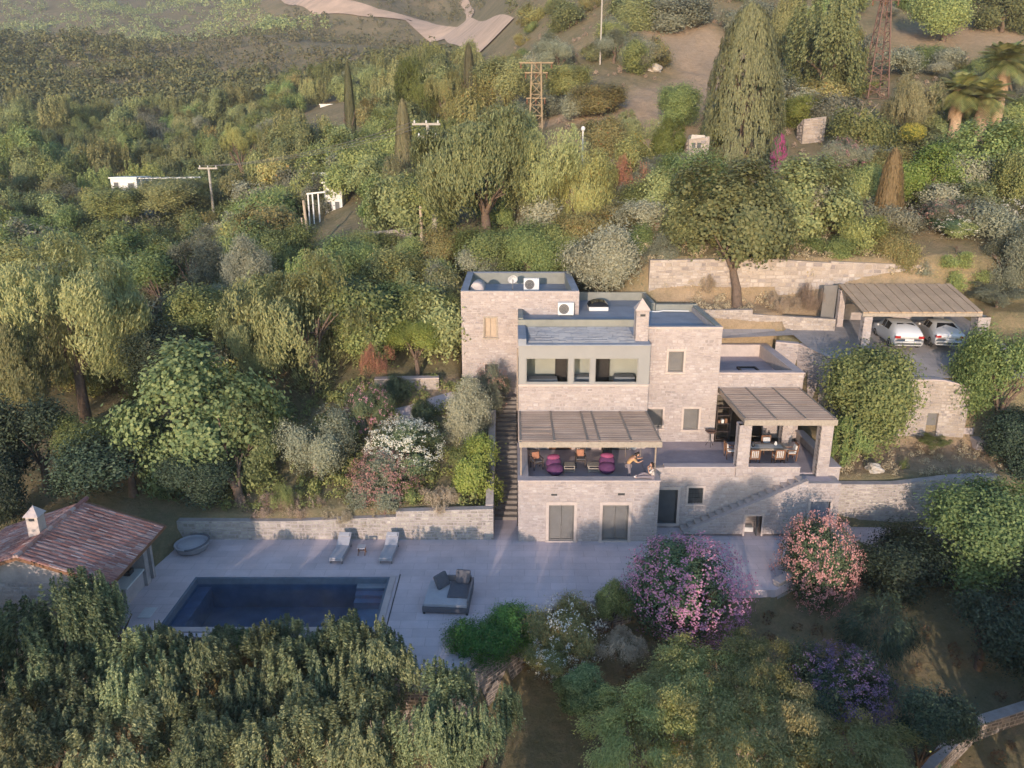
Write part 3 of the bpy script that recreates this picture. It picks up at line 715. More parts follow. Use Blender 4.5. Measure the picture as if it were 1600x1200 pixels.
MB().box(WX1 - .5, WX1 + .04, YW + .454, 49.85, WZ, WZ + .07).build("coping", "coping", H0, bevel=.012)
MB().box(WX0, WX1 - .504, 49.4, 49.85, WZ, WZ + .07).build("coping", "coping", H0, bevel=.012)
MB().box(WX0, WX1 - .36, 49.45, 49.8, 1.0, WZ).build("parapet", "dressed_stone", H0)
MB().box(WX1 - .5, WX1 - .352, YW + .36, 49.45, 6.3, WZ).build("parapet", "dressed_stone", H0)
fr = MB()
for a, b in (((14.2, 45.2), (14.2, 46.6)), ((14.2, 46.6), (15.3, 46.6)), ((15.3, 46.6), (15.3, 45.2))): fr.bar((*a, 6.36), (*b, 6.36), .1, .1)
fr.build("roof_hatch", "dark_metal", H0)
# -- chimney
cx0, cx1, cy0, cy1 = 6.88, 7.58, 41.7, 42.4
ch = thing("chimney", None, None); ch.parent = H0; ch.location = -Vector(H0.location)
for A, B, sd in (((cx0, cy0), (cx1, cy0), 71), ((cx1, cy0 + .002), (cx1, cy1), 72), ((cx0, cy1), (cx0, cy0 + .002), 73)):
    masonry(ch, A, B, 9.1, 11.0, [], sd, thick=.3, hmin=.12, hmax=.2, lmax=.32, name="shaft")
m_ = MB(); ax, ay = (cx0 + cx1) / 2, (cy0 + cy1) / 2; q = .07
n = len(m_.v); m_.v += [(cx0 - q, cy0 - q, 11.0), (cx1 + q, cy0 - q, 11.0), (cx1 + q, cy1 + q, 11.0), (cx0 - q, cy1 + q, 11.0), (ax, ay, 11.62)]
m_.f += [(0, 1, 4), (1, 2, 4), (2, 3, 4), (3, 0, 4), (3, 2, 1, 0)]
m_.build("cap", "dressed_stone", ch)
MB().box(ax - .14, ax + .14, cy0 - .045, cy0 + .05, 10.66, 10.78).build("smoke_slot", "dark_metal", ch)
# -- skylight
sk = thing("skylight", None, None); sk.parent = H0; sk.location = -Vector(H0.location)
MB().box(4.95, 6.2, 48.6, 49.8, 9.55, 9.8).build("kerb", "white_paint", sk, bevel=.02)
mb = MB(); N = 8
for i in range(N):
    a0, a1 = math.pi * i / N, math.pi * (i + 1) / N
    mb.quad((5.575 - .65 * math.cos(a0), 48.65, 9.8 + .34 * math.sin(a0)), (5.575 - .65 * math.cos(a1), 48.65, 9.8 + .34 * math.sin(a1)), (5.575 - .65 * math.cos(a1), 49.75, 9.8 + .34 * math.sin(a1)), (5.575 - .65 * math.cos(a0), 49.75, 9.8 + .34 * math.sin(a0)))
mb.quad(*[(5.575 - .65 * math.cos(math.pi * i / N), 48.65, 9.8 + .34 * math.sin(math.pi * i / N)) for i in range(N + 1)])
mb.build("dome", "car_glass", sk)

# ------------------------------------------------------------------ air conditioners, dish, tank on the roofs
def aircon(x, y, z, label, s=1.0):
    a = thing("air_conditioner", label, "air conditioner", (x, y, z), "air conditioners on the flat roofs")
    MB().box(x - .5 * s, x + .5 * s, y - .17, y + .17, z + .06, z + .85 * s).build("casing", "white_paint", a, bevel=.03)
    m_ = MB(); 
    for r0 in (.30 * s, .2 * s, .1 * s): m_.tube([(x - .12 * s + r0 * math.cos(t), y - .185, z + .46 * s + r0 * math.sin(t)) for t in np.linspace(0, 2 * math.pi, 17)], .014, 5)
    for k in range(6): m_.bar((x - .12 * s, y - .185, z + .46 * s), (x - .12 * s + .3 * s * math.cos(k * math.pi / 3), y - .185, z + .46 * s + .3 * s * math.sin(k * math.pi / 3)), .012)
    m_.build("fan_grille", "dark_metal", a)
    MB().lathe((0, 0, 0), [(.31 * s, -.012), (.31 * s, .012)], 20).build("fan_opening", "shutter", a, local=True)
    f = a.children[-1]; f.location = (-.12 * s, -.172, .46 * s); f.rotation_euler = (math.pi / 2, 0, 0)
    MB().box(x - .4 * s, x - .3 * s, y - .2, y + .2, z, z + .06).box(x + .3 * s, x + .4 * s, y - .2, y + .2, z, z + .06).build("foot", "dark_metal", a)
aircon(atZ(829, 444, 10.3).x, 52.2, 10.2, "white air conditioner standing on the tall tower's roof", 1.05)
aircon(3.35, 47.15, 9.55, "white air conditioner against the tower wall on the lower roof", 1.0)
d = thing("satellite_dish", "small round white satellite dish on the tower roof", "satellite dish", (.05, 52.6, 10.2))
m_ = MB(); m_.lathe((0, 0, 0), [(.02, .10), (.16, .07), (.28, .02), (.34, -.03), (.35, -.045), (.28, 0.0), (.15, .05), (.02, .075)], 20)
o = m_.build("dish", "white_paint", d, True, local=True); o.location = (0, -.05, .75); o.rotation_euler = (math.radians(-65), 0, .15)
MB().tube([(0, .05, 0), (0, .05, .75)], .03, 6).build("mast", "shutter", d, local=True)
o = MB().tube([(0, 0, .7), (0.05, -.4, .62)], .015, 5).build("arm", "shutter", d, local=True)
wt = thing("water_tank", "pale horizontal cylindrical water tank on the tower roof's left end", "water tank", (-2.1, 50.2, 10.2))
m_ = MB().tube([(-2.3, 49.6, 10.75), (-2.28, 49.66, 10.75), (-2.2, 51.0, 10.75), (-2.2, 51.06, 10.75)], [.40, .46, .46, .40], 18)
m_.build("drum", "tank_white", wt, True)
MB().box(-2.55, -1.95, 49.8, 49.9, 10.2, 10.42).box(-2.5, -1.9, 50.7, 50.8, 10.2, 10.42).build("cradle", "dark_metal", wt)
MB().hexa([(-1.5, 49.6, 10.24), (-.2, 49.3, 10.24), (-.1, 50.2, 10.5), (-1.4, 50.5, 10.5)], [(-1.5, 49.6, 10.28), (-.2, 49.3, 10.28), (-.1, 50.2, 10.54), (-1.4, 50.5, 10.54)]).build("solar_panel", "car_glass", wt)

# ------------------------------------------------------------------ pergolas
def pergola(name, label, x0, x1, y0, y1, z, divs, rows, seed, back_drop=0.0):
    rnd = random.Random(seed)
    pg = thing(name, label, "pergola", ((x0 + x1) / 2, y0, z))
    MB().box(x0, x1, y0, y0 + .14, z - .30, z + .0).build("front_beam", "wood_pale", pg, bevel=.012)
    MB().box(x0, x1, y1 - .12, y1, z - .25, z - .002).build("back_beam", "wood_pale", pg)
    for x in divs: MB().box(x - .05, x + .05, y0 + .142, y1 - .122, z - .22, z + .045).build("rafter", "wood_grey", pg)
    for a, b in zip(divs[:-1], divs[1:]):
        for r in range(rows):
            ya = y0 + .02 + (y1 - y0 - .04) * r / rows; yb = ya + (y1 - y0 - .04) / rows * rnd.uniform(.86, .97)
            dz = rnd.uniform(-.012, .012); xa, xb = a + .055, b - .055
            n = 5; m_ = MB()
            for k in range(n):
                y_a = ya + (yb - ya) * k / n; y_b = ya + (yb - ya) * (k + .93) / n; h = .02 + rnd.uniform(0, .016); j = rnd.uniform(-.01, .01)
                m_.hexa([(xa, y_a + j, z + dz), (xb, y_a - j, z + dz), (xb, y_b - j, z + dz), (xa, y_b + j, z + dz)], [(xa, y_a + j, z + dz + h), (xb, y_a - j, z + dz + h), (xb, y_b - j, z + dz + h * .6), (xa, y_b + j, z + dz + h * .6)])
            m_.build("reed_slat", "reed", pg)
    return pg
pg1 = pergola("pergola", "weathered reed pergola over the lounge terrace with beanbags", .36, 7.62, 36.3, 41.08, 5.33, [.43, 2.15, 3.85, 4.45, 6.05, 7.55], 16, 3)
MB().box(7.28, 7.36, 36.4, 36.48, PT + .06, 5.03).build("post", "wood_grey", pg1)
MB().box(.42, .5, 36.4, 36.48, PT + .06, 5.03).build("post", "wood_grey", pg1)
pg2 = pergola("pergola", "reed pergola on stone pillars over the dining terrace", 11.95, 16.75, 37.15, 42.78, 6.2, [12.02, 13.6, 15.15, 16.68], 16, 4)
for (x0, x1, y0, z0) in ((11.75, 12.38, 37.2, 3.05), (15.98, 16.6, 37.2, 3.05), (15.55, 16.15, 41.4, 3.05)):
    pl = thing("pillar", None, None); pl.parent = pg2; pl.location = -Vector(pg2.location)
    zt = 5.9; y1 = y0 + .6
    for A, B, sd in (((x0, y0), (x1, y0), 81), ((x1, y0 + .002), (x1, y1), 82), ((x0, y1), (x0, y0 + .002), 83)):
        masonry(pl, A, B, z0 + .0, zt, [], sd + int(x0 * 10), thick=.28, hmin=.16, hmax=.26, lmax=.5, name="core")

# ------------------------------------------------------------------ staircases
stair = thing("stone_staircase", "stone staircase rising along the lower facade to the dining terrace", "staircase", (11, 36.8, 0))
sx0, sx1 = atY(1068, 830, 36.3).x, RX0 + gap[0] + .1
ns = 17
for i in range(ns):
    a = sx0 + (sx1 - sx0) * i / ns; b = sx0 + (sx1 - sx0) * (i + 1) / ns; h = 3.05 * (i + 1) / ns
    MB().box(a, b, 36.62, 37.255, max(0, h - .55), h).build("step", "dressed_stone", stair, bevel=.01)
so = span(1165, 1188, 806, 836, 36.3, sx0); ad_ = span(1267, 1291, 783, 832, 36.3, sx0)
so = (so[0], so[1], .06, so[3]); ad_ = (ad_[0], ad_[1], .04, ad_[3])
masonry(stair, (sx0, 36.3), (sx1, 36.3), .12, 0, [], 91, topB=3.15) if False else None
masonry(stair, (sx0, 36.3), (sx1, 36.3), .15, .25, [so], 91, topB=3.2, thick=.31)
masonry(stair, (sx1, 36.3), (16.95, 36.3), 0, 3.05, [(ad_[0] - (sx1 - sx0), ad_[1] - (sx1 - sx0), ad_[2], ad_[3])], 92, thick=.31)
masonry(stair, (16.95, 36.615), (16.95, 37.25), 0, 3.05, [], 93, thick=.3)
MB().box(sx1, 16.645, 36.615, 37.255, 2.85, 3.045).build("landing", "terrace_floor", stair)
dw = thing("door", None, None); dw.parent = stair; dw.location = -Vector(stair.location)
MB().box(sx0 + ad_[0], sx0 + ad_[1], 36.42, 36.47, ad_[2], ad_[3]).build("leaf", "blue_paint", dw)
MB().box(sx0 + ad_[0] - .12, sx0 + ad_[0], 36.25, 36.4, ad_[2], ad_[3]).box(sx0 + ad_[1], sx0 + ad_[1] + .12, 36.25, 36.4, ad_[2], ad_[3]).box(sx0 + ad_[0] - .12, sx0 + ad_[1] + .12, 36.246, 36.4, ad_[3], ad_[3] + .16).build("frame", "dressed_stone", dw)
nw = thing("window", None, None); nw.parent = stair; nw.location = -Vector(stair.location)
q = (sx0 + so[0], sx0 + so[1])
MB().box(q[0] - .09, q[0], 36.25, 36.5, so[2], so[3]).box(q[1], q[1] + .09, 36.25, 36.5, so[2], so[3]).box(q[0] - .09, q[1] + .09, 36.246, 36.5, so[3], so[3] + .1).build("frame", "dressed_stone", nw)
MB().box(q[1] - .24, q[1] - .2, 36.27, 36.5, so[2], so[3]).build("shutter_leaf", "shutter_dark", nw)
MB().box(q[0] + .1, q[1] - .25, 36.75, 37.1, .04, .3).build("storage_box", "white_paint", nw)
# garden steps climbing beside the house
gst = thing("garden_steps", "stone garden steps climbing along the left side of the house", "steps", (-.3, 40, 0))
ns = 26
for i in range(ns):
    y = 38.2 + i * .33; z = .17 * (i + 1)
    MB().box(-.95, .28, y, y + .36, z - .5, z).build("step", "step_stone", gst, bevel=.012)
MB().box(-.95, .28, 37.2, 38.2, -.4, .003).build("landing", "deck_paving", gst)
masonry(gst, (-.95, 37.2), (-.95, 47.0), 0, .6, [], 95, topB=5.1, thick=.3) if False else None
# ------------------------------------------------------------------ garden and retaining walls
def wall_thing(label, segs, mat="stone_garden", mort="mortar", cope=None, thick=.45, seed=1, name="stone_wall", group=None, cat="wall", **kw):
    t_ = thing(name, label, cat, (segs[0][0][0], segs[0][0][1], segs[0][2]), group)
    for i, (A, B, z0, z1, z2) in enumerate(segs):
        masonry(t_, A, B, z0, z1, [], seed + i, mat, mort, thick, z2, **kw)
        if cope:
            L_ = math.hypot(B[0] - A[0], B[1] - A[1]); dx, dy = (B[0] - A[0]) / L_, (B[1] - A[1]) / L_; nx_, ny_ = dy, -dx; e = .05
            q = lambda p, w, z: (p[0] + nx_ * w, p[1] + ny_ * w, z)
            MB().hexa([q(A, e, z1), q(B, e, z2), q(B, -thick - e, z2), q(A, -thick - e, z1)], [q(A, e, z1 + .07), q(B, e, z2 + .07), q(B, -thick - e, z2 + .07), q(A, -thick - e, z1 + .07)]).build("coping", cope, t_)
    return t_
wall_thing("low whitish rubble garden wall behind the pool deck", [((-17.4, 36.0), (-11.5, 36.0), -.1, 1.05, 1.05), ((-11.5, 36.0), (-6, 36.0), -.1, 1.05, 1.3), ((-6, 36.0), (-.97, 36.0), -.1, 1.6, 1.75), ((-.975, 36.41), (-.975, 44.0), -.1, 1.8, 4.4)], seed=101, thick=.4)
wall_thing("curving grey stone retaining wall right of the house", [((17.0, 37.72), (20.5, 37.5), -.2, 2.35, 2.45), ((20.5, 37.5), (23.5, 37.7), -.2, 2.45, 2.75), ((23.5, 37.7), (26.2, 38.3), -.2, 2.75, 2.6), ((26.2, 38.3), (28.0, 39.5), -.2, 2.6, 2.3)], seed=111)
ck = atY(1485, 650, 42.4).x
wall_thing("yellowish stone wall with a low cellar door below the parking yard", [((20.4, 42.4), (22.5, 42.4), 2.6, 5.3, 6.7), ((22.5, 42.4), (24.3, 42.4), 2.6, 6.75, 6.75), ((24.95, 42.4), (26.6, 42.4), 2.6, 6.7, 6.3), ((24.3, 42.4), (24.95, 42.4), 4.75, 6.75, 6.7)], "stone_yellow", "mortar_yellow", seed=121, cope="coping", name="cellar_wall")
cw = bpy.data.objects["cellar_wall"]
MB().box(24.3, 24.95, 42.55, 42.6, 2.7, 4.75).build("door", "shutter", cw)
MB().box(26.1, 27.2, 42.45, 42.8, 2.6, 3.8).box(27.0, 27.5, 41.6, 42.45, 2.6, 3.3).build("stone_bench", "coping", cw)
wall_thing("tall golden stone retaining wall behind the villa", [((9.5, 53.0), (16.5, 53.0), 9.0, 12.2, 12.3), ((16.5, 53.0), (22.0, 53.1), 9.0, 12.35, 12.0), ((22.0, 53.1), (28.5, 53.4), 8.5, 12.1, 11.8)], "stone_yellow", "mortar_yellow", seed=131, hmin=.18, hmax=.36, lmax=.7)
wall_thing("low golden stone terrace wall between villa and carport", [((11.9, 50.3), (16.0, 50.2), 7.8, 9.25, 9.3), ((16.0, 50.2), (21.5, 50.0), 7.2, 9.0, 8.7)], "stone_yellow", "mortar_yellow", seed=141)
wall_thing("low stone parapet around the sunken yard beside the low wing", [((18.4, 47.9), (20.5, 43.9), 3.2, 7.5, 7.05), ((17.1, 48.4), (18.4, 47.9), 3.2, 7.5, 7.5)], "stone", "mortar", cope="coping", seed=151, thick=.4)
wall_thing("small white-capped kerb wall at the deck's right end", [((12.4, 31.4), (17.95, 35.6), -1.2, .2, .2), ((17.95, 35.6), (18.0, 37.4), -1.2, .2, .2)], cope="coping", seed=161, thick=.3, name="kerb_wall")
wall_thing("rough shade-darkened stone wall holding up the deck's front corner", [((-5.6, 24.9), (-2.6, 24.9), -4.0, -.45, -.45), ((-2.6, 24.9), (1.0, 29.0), -4.0, -.45, -.5), ((1.0, 29.0), (5.5, 30.8), -3.6, -.5, -.6)], "stone_shaded", seed=171)
wall_thing("pale broken stone wall in the dark bottom right corner", [((15.2, 22.8), (18.5, 25.2), -4.6, -2.6, -2.4), ((18.5, 25.2), (24.0, 27.0), -4.6, -2.4, -2.2)], "stone_shaded", seed=181)  # pale wall dimmed by the shade-darkened stone colour
wall_thing("short weathered terrace wall beside the vine left of the tower", [((-8.6, 46.0), (-4.6, 46.3), 3.2, 5.7, 5.7)], "stone_yellow", "mortar_yellow", seed=191, cope="coping")
wall_thing("distant dry stone roadside wall left of the villa", [((-13.7, 69.0), (-9.0, 70.3), 9.0, 12.35, 12.7)], "stone_yellow", "mortar_yellow", seed=196, hmin=.25, hmax=.5, lmax=.9)
# yard paving in front of the carport, path on the lower right
def sheet(name, poly, z, mat):
    mb = MB()
    for p in poly: mb.v.append((p[0], p[1], p[2] if len(p) > 2 else z))
    mb.f.append(tuple(range(len(poly)))); return structure(mb.build(name, mat))
mb = MB(); ys = [43.0, 45.0, 47.0, 49.0, 51.0, 52.9]
zy = lambda y: float(np.interp(y, [43, 47, 53], [6.72, 7.52, 8.36]))
for y0, y1 in zip(ys[:-1], ys[1:]):
    xa = lambda y: 20.9 - (y - 43.0) * .55 if y < 47.4 else 18.5
    mb.quad((xa(y0), y0, zy(y0)), (31.5, y0, zy(y0)), (31.5, y1, zy(y1)), (xa(y1), y1, zy(y1)))
structure(mb.build("parking_yard", "yard_paving"))
sheet("back_path", [(11.9, 48.9, 7.6), (18.5, 48.9, 7.9), (18.5, 50.0, 8.05), (11.9, 50.0, 8.05)], 0, "yard_paving")
sheet("side_path", [(18.1, 33.2, .02), (30, 35.0, .02), (30, 38.2, .02), (18.1, 37.4, .02)], 0, "deck_paving")
structure(strip("garden_path", [(-7.2, 43.7, 0), (-5.2, 44.6, 0), (-3.5, 45.4, 0)], .75, .65, .05, "deck_paving", 18))
# ------------------------------------------------------------------ pool house
ph = thing("pool_house", "small stone pool house with red tiled gable roof and pale chimney", "pool house", (-19.9, 30, 0))
RXD, EZ, RZ, EXR, EXL, PHY0, PHY1 = -19.9, 2.6, 3.85, -16.26, -23.6, 27.4, 32.6
MB().box(-24.5, -17.402, 27.2, 36.0, -3.2, -.004).build("platform", "mortar", ph)
masonry(ph, (-23.1, 27.75), (-17.0, 27.75), 0, 2.5, [], 201)
masonry(ph, (-18.3, 28.15), (-18.3, 32.2), 0, 2.7, [(.8, 2.9, .9, 2.1)], 202)
masonry(ph, (-17.0, 31.9), (-18.25, 31.9), 0, 2.4, [], 203)
masonry(ph, (-23.1, 32.2), (-23.1, 28.15), 0, 2.5, [], 204)
MB().box(-23.0, -17.0, 32.2, 32.4, 0, 2.5).build("wall", "mortar", ph)
MB().box(-18.75, -18.4, 28.9, 31.0, .9, 2.1).build("hatch", "wood_dark", ph)
for sgn, EX in ((1, EXR), (-1, EXL)):
    a = MB().hexa([(RXD, PHY0, RZ - .14), (EX, PHY0, EZ - .14), (EX, PHY1, EZ - .14), (RXD, PHY1, RZ - .14)], [(RXD, PHY0, RZ), (EX, PHY0, EZ), (EX, PHY1, EZ), (RXD, PHY1, RZ)])
    a.build("roof_deck", "wood_brown", ph)
g_ = MB().quad((-23.0, 27.76, 2.5), (-17.0, 27.76, 2.5), (-17.0, 27.76, 2.7), (RXD, 27.76, 3.68), (-23.0, 27.76, 2.7)); g_.build("gable", "mortar", ph)
for y in (27.95, ):
    pl = thing("pillar", None, None); pl.parent = ph; pl.location = -Vector(ph.location)
    for A, B, sd in (((-16.95, y), (-16.5, y), 1), ((-16.5, y + .002), (-16.5, y + .45), 2), ((-16.95, y + .45), (-16.95, y + .002), 3)):
        masonry(pl, A, B, 0, 2.42, [], 210 + sd, thick=.2, name="core")
# tiles
tw, tl = .25, .36
tile = MB(); n = 5
for i in range(n):
    a0, a1 = math.pi * i / n, math.pi * (i + 1) / n
    w0, w1, h0, h1 = tw * .52, tw * .46, .055, .045
    tile.quad((-w0 * math.cos(a0), 0, h0 * math.sin(a0)), (-w0 * math.cos(a1), 0, h0 * math.sin(a1)), (-w1 * math.cos(a1), tl * 1.15, h1 * math.sin(a1) + .012), (-w1 * math.cos(a0), tl * 1.15, h1 * math.sin(a0) + .012))
tile.quad(*[(-tw * .52 * math.cos(math.pi * i / n), 0, .055 * math.sin(math.pi * i / n)) for i in range(n + 1)])
tm = tile.mesh("roof_tile", "roof_tile")
m_, nt, b_ = M["roof_tile"], M["roof_tile"].node_tree, None
slope = math.hypot(EXR - RXD, RZ - EZ); rnd = random.Random(7)
rows = int(slope / tl) + 1; cols = int((PHY1 - PHY0) / tw)
left = MB()
for sgn in (1, -1):
    EX = EXR if sgn > 0 else EXL
    for r in range(rows):
        for c in range(cols):
            t = min(r * tl, slope - tl * .9); u = 1 - t / slope; x = RXD + (EX - RXD) * u; z = EZ + (RZ - EZ) * (1 - u) + .012
            y = PHY0 + tw * (c + .5) + rnd.uniform(-.012, .012)
            up = Vector((RXD - EX, 0, RZ - EZ)).normalized(); side = Vector((0, -1 if sgn > 0 else 1, 0)); side = Vector((0, 1, 0)) if sgn > 0 else Vector((0, -1, 0))
            nn = side.cross(up); 
            if nn.z < 0: side = -side; nn = side.cross(up)
            R = Matrix((side, up, nn)).transposed().to_4x4(); R = R @ Matrix.Rotation(rnd.uniform(-.05, .05), 4, 'Z') @ Matrix.Rotation(rnd.uniform(-.02, .03), 4, 'X')
            if sgn > 0:
                o = bpy.data.objects.new("tile", tm); COL.objects.link(o); o.parent = ph
                o.matrix_local = Matrix.Translation(Vector((x, y, z)) - Vector(ph.location)) @ R
            else:
                k = len(left.v); T = Matrix.Translation((x, y, z)) @ R
                left.v += [tuple(T @ Vector(v)) for v in tile.v]; left.f += [tuple(k + i for i in f) for f in tile.f]
left.build("tiles", "roof_tile", ph)["kind"] = "stuff"
rd = MB()
for c in range(15):
    y = PHY0 + c * .36
    rd.tube([(RXD, y, RZ + .02), (RXD, y + .38, RZ + .035)], [.12, .10], 8)
rd.build("ridge_tiles", "roof_tile", ph)
# its own colour per tile object
nt = M["roof_tile"].node_tree; oi = add(nt, "ShaderNodeObjectInfo"); rp = [n for n in nt.nodes if n.type == 'VALTORGB'][0]
gm = [n for n in nt.nodes if n.type == 'NEW_GEOMETRY'][0]; sm = add(nt, "ShaderNodeMath", operation='ADD'); fr_ = add(nt, "ShaderNodeMath", operation='FRACT')
nt.links.new(gm.outputs["Random Per Island"], sm.inputs[0]); nt.links.new(oi.outputs["Random"], sm.inputs[1]); nt.links.new(sm.outputs[0], fr_.inputs[0]); nt.links.new(fr_.outputs[0], rp.inputs[0])
ch = thing("chimney", None, None); ch.parent = ph; ch.location = -Vector(ph.location)
c0 = atY(60, 835, 29.6); cx, cy_ = c0.x, 29.6; s_ = .25; zt = c0.z + .95
MB().hexa([(cx - s_, cy_ - s_, 3.2), (cx + s_, cy_ - s_, 3.2), (cx + s_, cy_ + s_, 3.2), (cx - s_, cy_ + s_, 3.2)], [(cx - s_, cy_ - s_, zt), (cx + s_, cy_ - s_, zt), (cx + s_, cy_ + s_, zt), (cx - s_, cy_ + s_, zt)]).build("shaft", "dressed_stone", ch)
q = s_ + .08; m_ = MB(); m_.v += [(cx - q, cy_ - q, zt), (cx + q, cy_ - q, zt), (cx + q, cy_ + q, zt), (cx - q, cy_ + q, zt), (cx, cy_, zt + .42)]; m_.f += [(0, 1, 4), (1, 2, 4), (2, 3, 4), (3, 0, 4), (3, 2, 1, 0)]; m_.build("cap", "coping", ch)
MB().box(cx - .12, cx + .12, cy_ - s_ - .012, cy_ - s_ + .05, zt - .2, zt - .08).build("smoke_slot", "dark_metal", ch)
ct = thing("outdoor_counter", "pale stone counter under the pool house eave", "counter", (-17.5, 30.8, 0))
MB().box(-17.95, -17.15, 29.9, 31.85, 0, .82).build("base", "coping", ct); MB().box(-18.0, -17.05, 29.85, 31.88, .822, .9).build("worktop", "white_paint", ct, bevel=.01)
MB().box(-17.75, -17.4, 30.9, 31.3, .9, 1.12).build("cooker", "dark_metal", ct, bevel=.02)
bn = thing("bench", "low wooden bench beside the pool house wall", "bench", (-17.3, 28.8, 0))
MB().box(-17.7, -17.2, 28.3, 29.5, .36, .42).build("seat", "wood_grey", bn)
for y in (28.4, 29.4): MB().box(-17.68, -17.22, y - .04, y + .04, 0, .36).build("leg", "wood_grey", bn)
bs = thing("round_tub_seat", "round grey wicker tub seat with dark rim by the garden wall", "tub seat", (-16.25, 34.9, 0))
MB().lathe((-16.25, 34.9, 0), [(.55, 0), (.75, .12), (.82, .38), (.86, .40), (.80, .44), (.70, .30), (.02, .28)], 24).build("shell", "lounger_cloth", bs, True)
MB().lathe((-16.25, 34.9, 0), [(.68, .285), (.70, .36), (.62, .42), (.02, .44)], 24).build("cushion", "lounger_cloth", bs, True)
MB().tube([(-16.25 + .84 * math.cos(t), 34.9 + .84 * math.sin(t), .42 + .10 * max(0, math.cos(t - .2))) for t in np.linspace(-1.6, 2.0, 20)], .05, 7).build("rim", "wicker", bs, True)
mt = tag(MB().box(-16.3, -15.75, 28.95, 29.75, .004, .03).build("bath_mat", "cushion_white", None, bevel=.01), "small pale mat lying between pool house and pool", "mat")

# ------------------------------------------------------------------ loungers, side table, daybed
def lounger(x, y, label, rz):
    l = thing("sun_lounger", label, "sun lounger", (x, y, 0), "sun loungers by the garden wall", rz)
    MB().box(-.33, .33, 0, 2.0, .20, .26).build("frame", "lounger_cloth", l, local=True)
    MB().box(-.32, .32, .02, 1.35, .262, .36).build("mattress", "lounger_cloth", l, bevel=.03, local=True)
    a = math.radians(32); o = MB().box(-.32, .32, 0, .78, 0, .1).build("backrest", "lounger_cloth", l, bevel=.03, local=True); o.location = (0, 1.34, .265); o.rotation_euler = (a, 0, 0)
    o = MB().box(-.26, .26, .5, .74, .1, .17).build("pillow", "fabric_pale", l, bevel=.03, local=True); o.location = (0, 1.34, .265); o.rotation_euler = (a, 0, 0)
    for sx in (-.28, .28):
        for yy in (.12, 1.8): MB().box(sx - .025, sx + .025, yy - .025, yy + .025, 0, .2).build("leg", "shutter", l, local=True)
lounger(atZ(523, 880, .2).x, 33.45, "pale grey sun lounger left of the little brown side table", -.06)
lounger(atZ(601, 880, .2).x, 33.45, "pale grey sun lounger right of the little brown side table", -.06)
st_ = thing("side_table", "little brown folding side table between the two sun loungers", "side table", (-7.55, 34.5, 0))
MB().box(-7.75, -7.35, 34.3, 34.7, .40, .43).build("top", "lounger_cloth", st_)
for x in (-7.72, -7.38):
    MB().bar((x, 34.3, 0), (x, 34.68, .41), .035).build("leg", "wood_brown", st_); MB().bar((x, 34.7, 0), (x, 34.32, .41), .035).build("leg", "wood_brown", st_)
MB().bar((-7.72, 34.5, .2), (-7.38, 34.5, .2), .03).build("stretcher", "wood_brown", st_)
db = thing("daybed", "square charcoal wicker daybed with pale mattress and two dark cushions", "daybed", (-2.85, 30.2, 0), rz=math.radians(-4))
MB().box(-1.02, 1.02, -1.0, 1.0, .10, .34).build("base", "wicker", db, bevel=.02, local=True)
for sx in (-.95, .95):
    for sy in (-.93, .93): MB().box(sx - .05, sx + .05, sy - .05, sy + .05, 0, .1).build("leg", "dark_metal", db, local=True)
MB().box(-.98, .98, -.96, .96, .342, .50).build("mattress", "fabric_pale", db, bevel=.04, local=True)
MB().box(.0, .96, -.45, .9, .502, .56).build("seat_pad", "fabric_charcoal", db, bevel=.025, local=True)
MB().box(.95, 1.04, -.98, 1.0, .34, .72).build("side_arm", "wicker", db, bevel=.02, local=True)
MB().box(-.2, .94, .94, 1.04, .34, .78).build("backrest", "wicker", db, bevel=.02, local=True)
o = MB().box(-.34, .34, -.1, .1, 0, .62).build("cushion", "fabric_charcoal", db, bevel=.09, local=True); o.location = (.55, .72, .55); o.rotation_euler = (-.35, 0, -.1)
o = MB().box(-.36, .36, -.1, .1, 0, .66).build("cushion", "fabric_charcoal", db, bevel=.09, local=True); o.location = (-.25, .42, .50); o.rotation_euler = (-.5, 0, .95)

# ------------------------------------------------------------------ lounge terrace
def beanbag(x, y, label, rz):
    b = thing("beanbag", label, "beanbag", (x, y, 3.0), "beanbags on the lounge terrace", rz)
    def blob(c, r, sq, name, mat):
        m_ = MB(); nu, nv = 16, 10
        for i in range(nv + 1):
            t = math.pi * i / nv
            for k in range(nu):
                p = 2 * math.pi * k / nu; s_ = math.sin(t) ** .8
                w = 1 + .05 * math.sin(3 * p + i)
                m_.v.append((c[0] + r[0] * s_ * math.cos(p) * w, c[1] + r[1] * s_ * math.sin(p) * w + sq * max(0, math.cos(t)), c[2] + r[2] * math.cos(t)))
        for i in range(nv):
            for k in range(nu): m_.f.append((i * nu + k, (i + 1) * nu + k, (i + 1) * nu + (k + 1) % nu, i * nu + (k + 1) % nu))
        m_.build(name, mat, b, True, local=True)
    blob((0, 0, .32), (.46, .48, .32), .0, "seat", "beanbag_plum")
    blob((0, .25, .56), (.42, .26, .38), .12, "backrest", "beanbag_plum")
    blob((0, .30, .88), (.36, .20, .13), .05, "headrest", "beanbag_magenta")
beanbag(2.28, 37.55, "plum beanbag with magenta headrest on the terrace, left one", .25)
beanbag(5.05, 37.75, "plum beanbag with magenta headrest nearest the two people", -.1)
